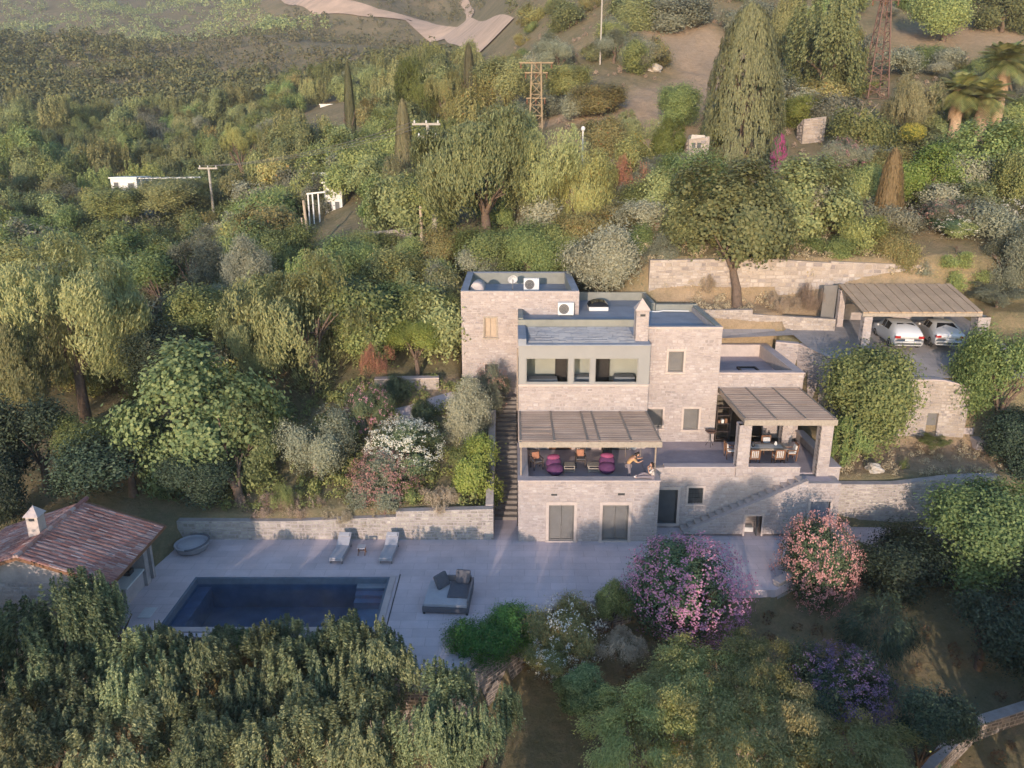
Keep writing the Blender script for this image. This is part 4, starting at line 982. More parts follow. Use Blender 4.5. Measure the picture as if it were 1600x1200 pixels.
def arm_chair(x, y, z, rz, label, wood="wood_dark", cush="cushion_orange", group="wooden chairs on the lounge terrace", back=True):
    c = thing("chair", label, "chair", (x, y, z), group, rz)
    MB().box(-.27, .27, -.25, .27, .38, .43).build("seat", wood, c, local=True)
    for sx in (-.25, .25):
        MB().box(sx - .022, sx + .022, -.24, -.196, 0, .62).build("leg", wood, c, local=True); MB().bar((sx, .25, 0), (sx, .33, .95), .044).build("leg", wood, c, local=True)
        MB().box(sx - .03, sx + .03, -.26, .28, .621, .65).build("armrest", wood, c, local=True)
    for k in range(5): MB().bar((-.2 + k * .1, .27, .44), (-.2 + k * .1, .325, .93), .035, .015).build("back_slat", wood, c, local=True)
    MB().bar((-.27, .325, .94), (.27, .325, .94), .05).build("top_rail", wood, c, local=True)
    MB().box(-.24, .24, -.22, .22, .432, .50).build("seat_cushion", "fabric_charcoal" if cush == "cushion_orange" else cush, c, bevel=.025, local=True)
    if back:
        o = MB().box(-.2, .2, -.05, .05, 0, .38).build("back_cushion", cush, c, bevel=.04, local=True); o.location = (0, .19, .5); o.rotation_euler = (-.18, 0, 0)
    return c
arm_chair(1.35, 38.35, 3.0, .35, "dark wooden chair with orange cushion at the terrace's left corner")
arm_chair(3.72, 38.7, 3.0, 0, "dark wooden chair with orange cushion between the slatted tables")
arm_chair(5.25, 39.6, 3.0, -.1, "black high-backed chair behind the magenta beanbag", back=False)
def slat_table(x, y, label):
    t_ = thing("slatted_table", label, "side table", (x, y, 3.0), "slatted wooden tables on the lounge terrace")
    for k in range(5): MB().box(-.3, .3, -.28 + k * .12, -.18 + k * .12, .38, .41).build("slat", "wood_pale", t_, local=True)
    for sx in (-.27, .27):
        for sy in (-.24, .24): MB().box(sx - .025, sx + .025, sy - .025, sy + .025, 0, .38).build("leg", "wood_pale", t_, local=True)
    for z in (.12, .25): MB().box(-.28, .28, -.27, -.245, z - .03, z + .03).build("rail", "wood_pale", t_, local=True)
slat_table(3.05, 38.0, "slatted wooden table right of the left beanbag")
slat_table(4.35, 38.0, "slatted wooden table left of the right beanbag")
bc = thing("draped_cloth", "white cloth draped over a low drying frame behind the two people", "cloth", (6.8, 40.0, 3.0))
MB().bar((6.35, 40, 3.0), (6.35, 40, 3.95), .03).bar((7.2, 40, 3.0), (7.2, 40, 3.95), .03).bar((6.35, 40, 3.95), (7.2, 40, 3.95), .03).build("frame", "wood_grey", bc)
m_ = MB(); nn_ = 10
for i in range(nn_ + 1):
    x = 6.42 + .7 * i / nn_; w = .05 * math.sin(i * 1.7)
    m_.v += [(x, 39.86 + w, 3.55 + .1 * math.sin(i * .9)), (x, 39.97 + w * .3, 3.96), (x, 40.03, 3.975), (x, 40.14 - w, 3.6 + .07 * math.cos(i * 1.3))]
for i in range(nn_):
    for k in range(3): a = i * 4 + k; m_.f.append((a, a + 4, a + 5, a + 1))
m_.build("cloth", "cushion_white", bc, True)

# ------------------------------------------------------------------ people
def skin_body(name, joints, bones, mat, parent, levels=2):
    me = bpy.data.meshes.new(name); names = list(joints)
    me.from_pydata([joints[n][0] for n in names], [(names.index(a), names.index(b)) for a, b in bones], [])
    me.materials.append(M[mat]); o = bpy.data.objects.new(name, me); COL.objects.link(o); o.parent = parent
    o.modifiers.new("Skin", 'SKIN'); sk = me.skin_vertices[0].data
    for i, n in enumerate(names):
        r = joints[n][1]; sk[i].radius = r if isinstance(r, tuple) else (r, r)
        sk[i].use_root = (i == 0)
    s_ = o.modifiers.new("Subdivision", 'SUBSURF'); s_.levels = s_.render_levels = levels
    return o
def person(label, loc, J, shirt, trousers, shoe="cushion_white"):
    """J: joint name -> (x, y, z) from the spot the person stands or sits on"""
    p = thing("person", label, "person", loc)
    R = dict(pelvis=(.15, .115), waist=(.13, .095), chest=(.155, .11), neck=.05, head0=.075, head=(.085, .095), crown=.06, lhip=.085, rhip=.085, lknee=.062, rknee=.062, lank=.042, rank=.042, ltoe=.035, rtoe=.035, lsh=.055, rsh=.055, lel=.04, rel=.04, lwr=.028, rwr=.028, lhand=.032, rhand=.032)
    bones = [("pelvis", "waist"), ("waist", "chest"), ("chest", "neck"), ("neck", "head0"), ("head0", "head"), ("head", "crown"), ("pelvis", "lhip"), ("pelvis", "rhip"), ("lhip", "lknee"), ("rhip", "rknee"), ("lknee", "lank"), ("rknee", "rank"), ("lank", "ltoe"), ("rank", "rtoe"), ("chest", "lsh"), ("chest", "rsh"), ("lsh", "lel"), ("rsh", "rel"), ("lel", "lwr"), ("rel", "rwr"), ("lwr", "lhand"), ("rwr", "rhand")]
    sub = lambda ks, g, ex={}: {k: (J[k], tuple(x + g for x in R[k]) if isinstance(R[k], tuple) else ex.get(k, R[k] + g)) for k in ks}
    skin_body("body", sub([k for k in R if k in J], 0), bones, "skin", p)
    S = ["chest", "waist", "pelvis", "lsh", "rsh", "lel", "rel"]
    skin_body("shirt", sub(S, .022), [b for b in bones if b[0] in S and b[1] in S], shirt, p)
    T = ["pelvis", "lhip", "rhip", "lknee", "rknee", "lank", "rank"]
    skin_body("trousers", sub(T, .016), [b for b in bones if b[0] in T and b[1] in T], trousers, p)
    for s_ in "lr": skin_body("shoe", {"a": (J[s_ + "ank"], .055), "b": (J[s_ + "toe"], .047)}, [("a", "b")], shoe, p, 1)
    h, c, n = Vector(J["head"]), Vector(J["crown"]), Vector(J["neck"]); f = Vector(J["face"]).normalized()
    up = (c - n).normalized()
    hb = {"a": (tuple(h - f * .035 - up * .03), .095), "b": (tuple(c - f * .02 + up * .005), .088), "c": (tuple(c + f * .04 - up * .005), .05), "d": (tuple(h - f * .06 - up * .10), .06)}
    skin_body("hair", hb, [("a", "b"), ("b", "c"), ("a", "d")], "hair", p, 1)
    side = f.cross(up).normalized()
    nz = MB(); nz.tube([h + f * .085 + up * .0, h + f * .118 - up * .025, h + f * .09 - up * .04], [.008, .016, .012], 6); nz.build("nose", "skin", p, True, local=True)
    for s_ in (-1, 1): MB().lathe(tuple(h + f * .086 + side * s_ * .034 + up * .012), [(.004, -.012), (.012, 0), (.004, .012)], 8).build("eye", "hair", p, True, local=True)
    MB().bar(h + f * .09 - side * .024 - up * .06, h + f * .09 + side * .024 - up * .06, .012).build("mouth", "tail_light", p, local=True)
    for s_ in "lr":                                      # five fingers, thumb from the side of the palm
        hd, wr = Vector(J[s_ + "hand"]), Vector(J[s_ + "wr"]); d = (hd - wr).normalized(); sd = d.cross(Vector((0, 0, 1))); sd = sd.normalized() if sd.length > .1 else Vector((1, 0, 0)); nn_ = sd.cross(d)
        m_ = MB()
        for k, ln in enumerate((.055, .068, .072, .064)):
            b0 = hd + sd * (k - 1.5) * .017 + d * .02; m_.tube([b0, b0 + d * ln * .55 + nn_ * .006, b0 + d * ln * .9 - nn_ * .02], [.0085, .008, .006], 6)
        b0 = hd - sd * .03; m_.tube([b0 - d * .01, b0 - sd * .025 + d * .02, b0 - sd * .03 + d * .045], [.010, .009, .007], 6)
        m_.build("fingers", "skin", p, True, local=True)
    return p
# standing behind the parapet, leaning towards the other one
person("person in an orange shirt leaning forward over the terrace parapet", (6.15, 36.95, 3.0), dict(
    pelvis=(-.10, .05, .84), waist=(-.06, .02, .99), chest=(.10, -.02, 1.20), neck=(.26, -.05, 1.33), head0=(.31, -.06, 1.37), head=(.36, -.07, 1.42), crown=(.40, -.07, 1.50), face=(.85, -.25, -.45),
    lhip=(-.10, .14, .80), rhip=(-.10, -.05, .80), lknee=(.02, .16, .44), rknee=(-.02, -.06, .44), lank=(-.06, .16, .08), rank=(-.12, -.06, .08), ltoe=(.10, .16, .04), rtoe=(.04, -.08, .04),
    lsh=(.13, .16, 1.24), rsh=(.13, -.20, 1.22), lel=(.34, .20, 1.08), rel=(.32, -.26, 1.04), lwr=(.52, .12, 1.12), rwr=(.50, -.18, 1.06), lhand=(.58, .10, 1.15), rhand=(.57, -.16, 1.09)), "shirt_orange", "trousers_grey")
# sitting on the parapet with legs stretched along it
person("person in a pale top sitting on the parapet with legs stretched along it", (7.15, 36.05, 3.46), dict(
    pelvis=(.0, 0, .10), waist=(.02, 0, .25), chest=(-.01, 0, .48), neck=(-.05, 0, .64), head0=(-.06, 0, .69), head=(-.08, 0, .75), crown=(-.08, 0, .84), face=(-.97, -.15, -.15),
    lhip=(-.05, .09, .10), rhip=(-.05, -.09, .10), lknee=(-.44, .09, .24), rknee=(-.46, -.08, .12), lank=(-.78, .08, .07), rank=(-.86, -.07, .07), ltoe=(-.86, .08, .13), rtoe=(-.95, -.07, .15),
    lsh=(-.01, .18, .52), rsh=(-.01, -.18, .52), lel=(-.18, .22, .36), rel=(-.20, -.21, .34), lwr=(-.22, .08, .56), rwr=(-.24, -.08, .52), lhand=(-.21, .05, .63), rhand=(-.23, -.05, .60)), "shirt_white", "trousers_grey")

# ------------------------------------------------------------------ dining terrace
dt = thing("dining_table", "long pale dining table under the pillared pergola", "dining table", (13.8, 39.6, 3.05))
for k in range(5): MB().box(-1.3, 1.3, -.45 + k * .18, -.282 + k * .18, .71, .75).build("plank", "wood_pale", dt, local=True)
for sx in (-1.15, 1.15):
    for sy in (-.36, .36): MB().box(sx - .04, sx + .04, sy - .04, sy + .04, 0, .71).build("leg", "wood_grey", dt, local=True)
MB().box(-1.2, 1.2, -.38, .38, .63, .708).build("apron", "wood_grey", dt, local=True)
rn = tag(MB().box(13.0, 14.9, 39.3, 39.85, 3.802, 3.812).build("table_runner", "cushion_white"), "white runner spread along the dining table", "table runner")
for i, (x, y, r, lab) in enumerate(((12.15, 39.75, math.pi / 2, "brown wooden dining chair at the table's left end"), (15.4, 39.5, -math.pi / 2, "brown wooden dining chair at the table's right end"), (13.15, 38.85, math.pi, "brown dining chair on the near side, left of the other"), (14.5, 38.85, math.pi, "brown dining chair on the near side, right of the other"), (13.2, 40.4, 0, "brown dining chair on the far side, left of the other"), (14.4, 40.4, 0, "brown dining chair on the far side, right of the other"))):
    arm_chair(x, y, 3.05, r, lab, "wood_brown", "cushion_white", "dining chairs around the pergola table")
for i, (x, y) in enumerate(((13.3, 39.5), (14.6, 39.7))):
    v_ = tag(MB().lathe((x, y, 3.813), [(.05, 0), (.09, .06), (.07, .16), (.04, .2), (.05, .23)], 12).build("vase", "white_paint" if i else "dark_metal", None, True), ("dark little vase" if i == 0 else "white little vase") + " standing on the dining table", "vase")
sh = thing("shelf_unit", "tall dark shelf standing in the corner behind the dining table", "shelf", (12.3, 42.4, 3.05))
for x in (11.95, 12.75): MB().box(x, x + .05, 42.3, 42.75, 3.05, 5.2).build("side_panel", "wood_dark", sh)
for k in range(5): MB().box(12.0, 12.75, 42.32, 42.74, 3.1 + k * .5, 3.14 + k * .5).build("shelf", "wood_dark", sh)
for k in range(3): MB().box(12.08 + k * .2, 12.22 + k * .2, 42.4, 42.6, 4.14, 4.3 + .05 * k).build("box", "white_paint" if k == 1 else "wood_brown", sh)
bz = thing("fire_bowl", "rusty shallow fire bowl on a slim black stand by the wall", "fire bowl", (11.45, 41.5, 3.05))
MB().lathe((11.45, 41.5, 3.05), [(.06, .80), (.2, .83), (.30, .92), (.33, .95), (.31, .96), (.2, .88), (.02, .84)], 20).build("bowl", "rust_red", bz, True)
for k in range(3):
    a = k * 2.094 + .5; MB().tube([(11.45, 41.5, 3.87), (11.45 + .06 * math.cos(a), 41.5 + .06 * math.sin(a), 3.4), (11.45 + .25 * math.cos(a), 41.5 + .25 * math.sin(a), 3.06)], .015, 6).build("leg", "dark_metal", bz)

# ------------------------------------------------------------------ carport and cars
cp = thing("carport", "open carport with sloping boarded roof on stone posts", "carport", (25.5, 48.5, 7.8))
fl, frr, bl, br = Vector((21.4, 46.0, 9.95)), Vector((28.7, 46.0, 9.95)), Vector((21.9, 51.2, 10.82)), Vector((29.4, 51.2, 10.82))
nb = 22
for i in range(nb):
    a, b = i / nb, (i + .93) / nb
    p0, p1, q0, q1 = fl.lerp(frr, a), fl.lerp(frr, b), bl.lerp(br, a), bl.lerp(br, b); up = Vector((0, 0, .05 + (.03 if i % 2 else 0)))
    MB().hexa([p0, p1, q1, q0], [p0 + up, p1 + up, q1 + up, q0 + up]).build("roof_board", "carport_board", cp)
MB().bar(fl + Vector((0, .1, -.12)), frr + Vector((0, .1, -.12)), .14, .2).build("beam", "wood_pale", cp)
MB().bar(bl + Vector((0, -.1, -.12)), br + Vector((0, -.1, -.12)), .14, .2).build("beam", "wood_grey", cp)
for t in (0.02, .35, .66, .98): MB().bar(fl.lerp(frr, t) + Vector((0, .2, -.1)), bl.lerp(br, t) + Vector((0, -.2, -.1)), .1, .16).build("rafter", "wood_grey", cp)
for (x, y, zt, w) in ((21.75, 46.2, 9.72, .5), (22.1, 50.9, 10.55, .4), (28.75, 46.2, 9.72, .75)):
    pl = thing("post", None, None); pl.parent = cp; pl.location = -Vector(cp.location); z0 = 7.0
    for A, B, sd in (((x - w / 2, y - w / 2), (x + w / 2, y - w / 2), 1), ((x + w / 2, y - w / 2 + .002), (x + w / 2, y + w / 2), 2), ((x - w / 2, y + w / 2), (x - w / 2, y - w / 2 + .002), 3)):
        masonry(pl, A, B, z0, zt, [], 300 + sd + int(x), thick=w * .45, hmin=.2, hmax=.32, name="core")
MB().box(21.0, 21.9, 51.3, 51.4, 8.4, 10.75).build("back_panel", "shutter", cp)
MB().box(28.6, 29.4, 51.25, 51.35, 8.3, 10.6).build("back_panel", "shutter", cp)
MB().box(22.2, 29.3, 51.7, 51.8, 8.3, 9.4).build("back_wall", "mortar", cp)
def car(label, loc, rz, hatch):
    c = thing("parked_car", label, "car", loc, "white cars parked under the carport", rz)
    w = .88
    if hatch: S = [(-2.12, .34, .62, .64, .80), (-2.16, .30, .86, .92, .86), (-2.02, .26, .98, 1.10, .80), (-1.55, .22, 1.0, 1.33, .72), (-.95, .22, 1.0, 1.48, .66), (-.1, .22, .99, 1.54, .66), (.45, .22, .98, 1.49, .66), (1.2, .22, .95, .98, .82), (1.75, .24, .88, .90, .82), (2.1, .28, .74, .76, .78), (2.2, .34, .55, .57, .70)]
    else: S = [(-2.2, .34, .60, .62, .80), (-2.24, .30, .88, .92, .84), (-2.1, .26, .98, 1.01, .82), (-1.6, .22, 1.0, 1.06, .80), (-.85, .22, 1.0, 1.42, .66), (-.1, .22, .99, 1.46, .66), (.4, .22, .98, 1.42, .66), (1.2, .22, .94, .97, .82), (1.8, .24, .86, .88, .82), (2.15, .28, .72, .74, .78), (2.25, .34, .55, .57, .70)]
    v, f = [], []
    for (y, zb, zl, zr, wr) in S:
        k = w if abs(y) < 1.9 else w * .93
        half = [(k * .90, zb), (k, zb + .12), (k * 1.01, (zb + zl) / 2), (k * .97, zl), (min(wr, k * .93), zr - .04 if zr - zl > .1 else zl + .01), (min(wr, k) * .80, zr), (0.0, zr + .02)]
        v += [(x, y, z) for x, z in half] + [(-x, y, z) for x, z in reversed(half[:-1])]
    n = 13
    for i in range(len(S) - 1):
        for k in range(n - 1): a = i * n + k; f.append((a, a + 1, a + n + 1, a + n))
        f.append((i * n, (i + 1) * n, (i + 1) * n + n - 1, i * n + n - 1))
    f.append(tuple(range(n))); f.append(tuple((len(S) - 1) * n + k for k in reversed(range(n))))
    mb = MB(); mb.v, mb.f = v, f; mb.build("body", "car_white", c, True, local=True)
    P = lambda i, k: Vector(v[i * n + k])
    def pane(q, name="window", e=.012):
        cen = sum(q, Vector()) / len(q); nn_ = (q[1] - q[0]).cross(q[-1] - q[0]).normalized()
        if nn_.dot(cen - Vector((0, 0, .7))) < 0: nn_ = -nn_
        m_ = MB().quad(*[cen + (p - cen) * .86 + nn_ * e for p in q]); return m_.build(name, "car_glass", c, local=True)
    r0, r1 = (2, 4) if hatch else (3, 4)
    pane([P(r0, 4), P(r1, 5), P(r1, 7), P(r0, 8)] if not hatch else [P(2, 4), P(3, 4), P(4, 5), P(4, 7), P(3, 8), P(2, 8)], "rear_window", .03)
    pane([P(7, 4), P(6, 5), P(6, 7), P(7, 8)], "windscreen", .03)
    for a, b_ in ((3, 4), (8, 9)):
        pane([P(4, a), P(4, b_), P(5, b_), P(5, a)]); pane([P(5, a), P(5, b_), P(6, b_), P(6, a)])
    for sx in (-1, 1):
        MB().box(min(sx * .52, sx * .84), max(sx * .52, sx * .84), -2.235 if not hatch else -2.19, -2.1, .74, .9).build("tail_light", "tail_light", c, bevel=.02, local=True)
        MB().box(min(sx * .95, sx * 1.06), max(sx * .95, sx * 1.06), .55, .72, .95, 1.07).build("mirror", "car_white", c, bevel=.02, local=True)
        for yy in (-1.35, 1.35):
            wh = thing("wheel", None, None); wh.parent = c; wh.location = (sx * .80, yy, .31); wh.rotation_euler = (0, math.pi / 2, 0)
            MB().lathe((0, 0, 0), [(.20, -.10), (.29, -.10), (.31, -.06), (.31, .06), (.29, .10), (.20, .10)], 20).build("tyre", "rubber", wh, local=True)
            MB().lathe((0, 0, 0), [(.02, -.09), (.19, -.105), (.20, -.07), (.20, .07), (.19, .105), (.02, .09)], 14).build("rim", "rim", wh, local=True)
    MB().box(-.26, .26, -2.262 if not hatch else -2.185, -2.1, .60, .71).build("number_plate", "plate_white", c, local=True)
    MB().box(-.70, .70, -2.245 if not hatch else -2.165, -2.0, .34, .46).build("bumper_insert", "shutter_dark", c, local=True)
cl = lambda px, py, Y: (lambda p: (p.x, p.y))(atY(px, py, Y))
x1 = atY(1400, 520, 48.0).x; x2 = atY(1466, 520, 48.0).x
car("white hatchback with dark rear end, left car under the carport", (x1, 47.9, zy(47.9) + .02), math.radians(-7), True)
car("white saloon car, right of the two under the carport", (x2, 48.0, zy(48.0) + .02), math.radians(-11), False)
# ------------------------------------------------------------------ far buildings, poles and masts
def proj(p):
    z = depth(p); return 800 + FPX * p[0] / z, 600 + FPX * ((CAM_H - p[2]) * CT - p[1] * ST) / z
def far_house(name, label, px0, px1, py0, py1, Y, mat, wins, cat="house", dep=4.0, roof=None):
    a, b = atY(px0, py0, Y), atY(px1, py1, Y); z0 = min(b.z, gz((a.x + b.x) / 2, Y)) - .6
    h = thing(name, label, cat, ((a.x + b.x) / 2, Y, z0))
    MB().box(a.x, b.x, Y, Y + dep, z0, a.z).build("wall", mat, h)
    MB().box(a.x - .15, b.x + .15, Y - .15, Y + dep + .15, a.z, a.z + .18).build("roof", roof or mat, h)
    for (u0, u1, v0, v1, nm) in wins:
        x0, x1 = a.x + (b.x - a.x) * u0, a.x + (b.x - a.x) * u1; zz0, zz1 = b.z + (a.z - b.z) * v0, b.z + (a.z - b.z) * v1
        w = thing(nm, None, None); w.parent = h; w.location = -Vector(h.location)
        MB().box(x0, x1, Y - .02, Y + .06, zz0, zz1).build("pane", "shutter_dark", w)
        e = .08; MB().box(x0 - e, x0, Y - .05, Y + .06, zz0, zz1).box(x1, x1 + e, Y - .05, Y + .06, zz0, zz1).box(x0 - e, x1 + e, Y - .048, Y + .06, zz1, zz1 + e).build("frame", "white_paint", w)
    return h, a, b
h, a, b = far_house("white_house", "low white house among trees on the left hillside", 172, 216, 279, 303, 104, "white_paint", [(.12, .3, .25, .75, "window"), (.66, .9, .15, .7, "window")])
pf = thing("white_pergola", "thin white pergola frame right of the low white house", "pergola", (b.x + 3.4, 104, b.z))
xs = [b.x + .6 + k * 1.35 for k in range(6)]
for x in xs: MB().bar((x, 104, gz(x, 104) - .5), (x, 104, a.z - .1), .07).build("post", "plaster_cream", pf)
MB().bar((xs[0] - .3, 104, a.z), (xs[-1] + .3, 104, a.z + .1), .09).build("beam", "white_paint", pf)
MB().bar((xs[0] - .3, 106, a.z), (xs[-1] + .3, 106, a.z + .1), .14).build("beam", "white_paint", pf)
for x in xs: MB().bar((x, 103.8, a.z + .12), (x, 106.2, a.z + .12), .1).build("rafter", "white_paint", pf)
far_house("white_house", "small flat white block high among the far trees", 500, 537, 164, 176, 165, "white_paint", [(.55, .66, .2, .8, "window")])
far_house("white_house", "narrow white hut with a stepped top beside the telegraph poles", 505, 536, 287, 338, 86, "white_paint", [(.15, .4, .15, .45, "window"), (.6, .85, .15, .45, "window")])
far_house("roof_block", "white rooftop block behind the narrow white hut", 486, 541, 272, 285, 91, "white_paint", [(.2, .35, .1, .7, "window")], "building")
pf = thing("white_pergola", "white posts and beam of a porch by the narrow white hut", "pergola", (-21, 84.5, 13))
for px in (481, 488, 497):
    p = atY(px, 303, 84.5); MB().bar((p.x, 84.5, gz(p.x, 84.5) - .4), tuple(p), .14).build("post", "white_paint", pf)
p, q = atY(479, 303, 84.5), atY(507, 300, 84.5); MB().bar(p, q, .16).build("beam", "white_paint", pf); MB().bar(q + Vector((0, 2, 0)), q, .16).build("beam", "white_paint", pf)
def ruin(name, label, px0, px1, py0, py1, Y, dep, cat, seed):
    a, b = atY(px0, py0, Y), atY(px1, py1, Y); z0 = min(b.z, gz((a.x + b.x) / 2, Y)) - .4
    h = thing(name, label, cat, ((a.x + b.x) / 2, Y, z0))
    kw = dict(mat="stone_yellow", mort="mortar_yellow", hmin=.2, hmax=.4, lmax=.7, proud=.07)
    masonry(h, (a.x, Y), (b.x, Y), z0, a.z - .25, [], seed, topB=a.z, **kw); masonry(h, (b.x, Y + .36), (b.x, Y + dep), z0, a.z - .1, [], seed + 1, topB=a.z - .7, **kw); masonry(h, (a.x, Y + dep), (a.x, Y + .36), z0, a.z - .8, [], seed + 2, topB=a.z - .3, **kw)
    return h, a, b
h, a, b = ruin("stone_hut", "little ruined stone hut with two dark openings beside the big cypress", 1077, 1106, 213, 256, 73, 2.0, "hut", 401)
MB().hexa([(a.x + .1, 73.1, a.z - .5), (b.x - .1, 73.1, a.z - .5), (b.x - .1, 74.9, a.z - .6), (a.x + .1, 74.9, a.z - .6)], [(a.x + .3, 73.3, a.z + .15), (b.x - .4, 73.3, a.z + .1), (b.x - .4, 74.6, a.z + .05), (a.x + .3, 74.6, a.z + .1)]).build("roof", "rock", h)
for px in (1083.5, 1092):
    c = atY(px, 227, 73); MB().box(c.x - .16, c.x + .16, 72.9, 73.02, c.z - .22, c.z + .22).build("window", "shutter_dark", h)
h, a, b = ruin("stone_ruin", "pale cut-stone block wall standing among shrubs on the right slope", 1257, 1287, 182, 222, 80, 1.6, "ruin", 405)
rk = random.Random(3)
def rock(px, py, Y, r, label):
    p = atY(px, py, Y); bm = bmesh.new(); bmesh.ops.create_icosphere(bm, subdivisions=3, radius=1)
    ph_ = [rk.uniform(0, 6) for _ in range(6)]
    for v in bm.verts:
        c = v.co; k = 1 + .22 * math.sin(3 * c.x + ph_[0]) * math.cos(2.6 * c.y + ph_[1]) + .14 * math.sin(6 * c.z + ph_[2] + 4 * c.x) + .06 * math.sin(11 * c.y + ph_[3])
        v.co = Vector((c.x * k * r * 1.2, c.y * k * r, c.z * k * r * .8))
    me = bpy.data.meshes.new("boulder"); bm.to_mesh(me); bm.free(); me.materials.append(M["rock"])
    o = bpy.data.objects.new("boulder", me); COL.objects.link(o); o.location = (p.x, Y, gz(p.x, Y) + r * .25); return tag(o, label, "boulder")
rock(1052, 207, 76, .75, "pale boulder just left of the ruined stone hut")
rock(1040, 175, 85, .7, "white rock on the slope above the ruined hut")
rock(1213, 213, 76, .55, "pale rock on top of the magenta bougainvillea")
rock(1022, 228, 74, .6, "small pale rock left of the green bush by the hut")
rock(1366, 738, 39.0, .42, "large pale boulder on the retaining wall's left end")
rock(1022, 110, 108, .8, "white stone on the bare slope below the thin pole")
rock(1148, 985, 27.5, .42, "bluish grey boulder under the pink oleander")
rock(1185, 990, 27.0, .3, "small grey boulder right of the bluish one")
o = MB(); 
def pole(name, label, px, pyt, pyb, Y, r, mat, bars=(), cat="utility pole", tilt=0.0, group=None):
    t_, b_ = atY(px, pyt, Y), atY(px, pyb, Y); zb = min(b_.z, gz(t_.x, Y)) - .3
    p = thing(name, label, cat, (t_.x + tilt, Y, zb), group)
    MB().tube([(t_.x + tilt, Y, zb), (t_.x, Y, t_.z)], [r * 1.25, r], 8).build("shaft", mat, p)
    for (dz, x0, x1) in bars:
        L0, L1 = atY(px + x0, pyt + dz, Y), atY(px + x1, pyt + dz, Y)
        MB().bar(L0, L1, .22, .2).build("crossarm", mat, p)
        for k in range(3):
            q = L0.lerp(L1, (k + .2) / 2.4); MB().lathe((q.x, q.y, q.z + .1), [(.05, 0), (.11, .06), (.06, .12), (.1, .18), (.04, .26)], 8).build("insulator", "white_paint", p)
    return t_
T1 = pole("utility_pole", "pale concrete double-armed pole in front of the weeping trees", 668, 193, 245, 80, .17, "pole_concrete", [(1, -24, 20), (21, -16, 16)])
T2 = pole("utility_pole", "white T-shaped pole right of the low white house", 326, 263, 300, 100, .15, "pole_concrete", [(0, -16, 14)])
pole("utility_pole", "slim wooden pole, taller of the pair by the narrow white hut", 474, 313, 380, 72, .12, "pole_wood", tilt=.25)
pole("utility_pole", "short thin wooden pole leaning beside its taller neighbour", 471, 340, 378, 71.5, .08, "pole_wood", tilt=.2)
pole("utility_pole", "brown wooden pole at the roadside wall's right end", 657, 322, 385, 69, .13, "pole_wood")
pole("utility_pole", "thick concrete pole half hidden by the weeping trees", 677, 280, 372, 69.5, .22, "pole_concrete")
t_ = pole("street_lamp", "white street lamp on a slim post above the yellow-green tree", 911, 205, 240, 70, .07, "white_paint", cat="street lamp")
MB().lathe((t_.x, t_.y, t_.z), [(.05, 0), (.16, .06), (.2, .2), (.14, .36), (.05, .42)], 12).build("lantern", "white_paint", bpy.data.objects["street_lamp"], True)
pole("antenna_pole", "very thin tall bare pole on the far slope", 941, -6, 118, 112, .10, "pole_concrete", cat="pole")
def lattice(name, label, px, pyt, pyb, Y, wb, wt, mat, arms=()):
    t_, b_ = atY(px, pyt, Y), atY(px, pyb, Y); zb = min(b_.z, gz(t_.x, Y)) - .2; x, zt = t_.x, t_.z
    p = thing(name, label, "pylon", (x, Y, zb)); H_ = zt - zb; n = max(6, int(H_ / 1.0))
    W = lambda k: (wb + (wt - wb) * k / n) / 2
    C = lambda k, i: Vector((x + W(k) * (1, 1, -1, -1)[i], Y + W(k) * (-1, 1, 1, -1)[i], zb + H_ * k / n))
    for i in range(4): MB().bar(C(0, i), C(n, i), .13).build("corner_leg", mat, p)
    br = MB()
    for k in range(n):
        for i in range(4):
            j = (i + 1) % 4
            br.bar(C(k, i), C(k + 1, j), .06) if k % 2 else br.bar(C(k, j), C(k + 1, i), .06)
            br.bar(C(k, i), C(k, j), .05)
    br.build("bracing", mat, p)
    for (f, w) in arms:
        z = zb + H_ * f; MB().bar((x - w, Y, z), (x + w, Y, z), .14).build("crossarm", mat, p)
        for s_ in (-1, 0, 1): MB().lathe((x + s_ * w * .9, Y, z - .6), [(.04, 0), (.12, .08), (.05, .16), (.12, .24), (.05, .32), (.1, .4), (.03, .52)], 8).build("insulator", "wood_brown", p)
lattice("lattice_pylon", "rusty yellow lattice pylon rising above the weeping trees", 838, 97, 200, 92, 1.5, 1.0, "rust_yellow", [(.99, 1.9), (.86, 1.3), (.52, 1.1)])
lattice("lattice_mast", "reddish tapering lattice mast on the right-hand slope", 1386, -12, 138, 96, 2.4, .7, "rust_red", [(.93, 1.6)])
wr = MB()
for k in range(3):
    a_ = T1 + Vector((-1.3 + k * 1.2, 0, .2)); b_ = T2 + Vector((-.9 + k * .9, 0, .3)); pts = []
    for i in range(13):
        u = i / 12; q = a_.lerp(b_, u); q.z -= 2.2 * 4 * u * (1 - u) * .4; pts.append(q)
    wr.tube(pts, .022, 4)
tag(wr.build("power_lines", "shutter"), "three sagging wires between the two pale T-shaped poles", "power line", kind="thing")
vd = far_house("white_hut", "tiny white hut far up the slope left of the thin pole", 874, 890, 33, 41, 150, "white_paint", [(.1, .4, .2, .8, "window")], "hut", 2.0)
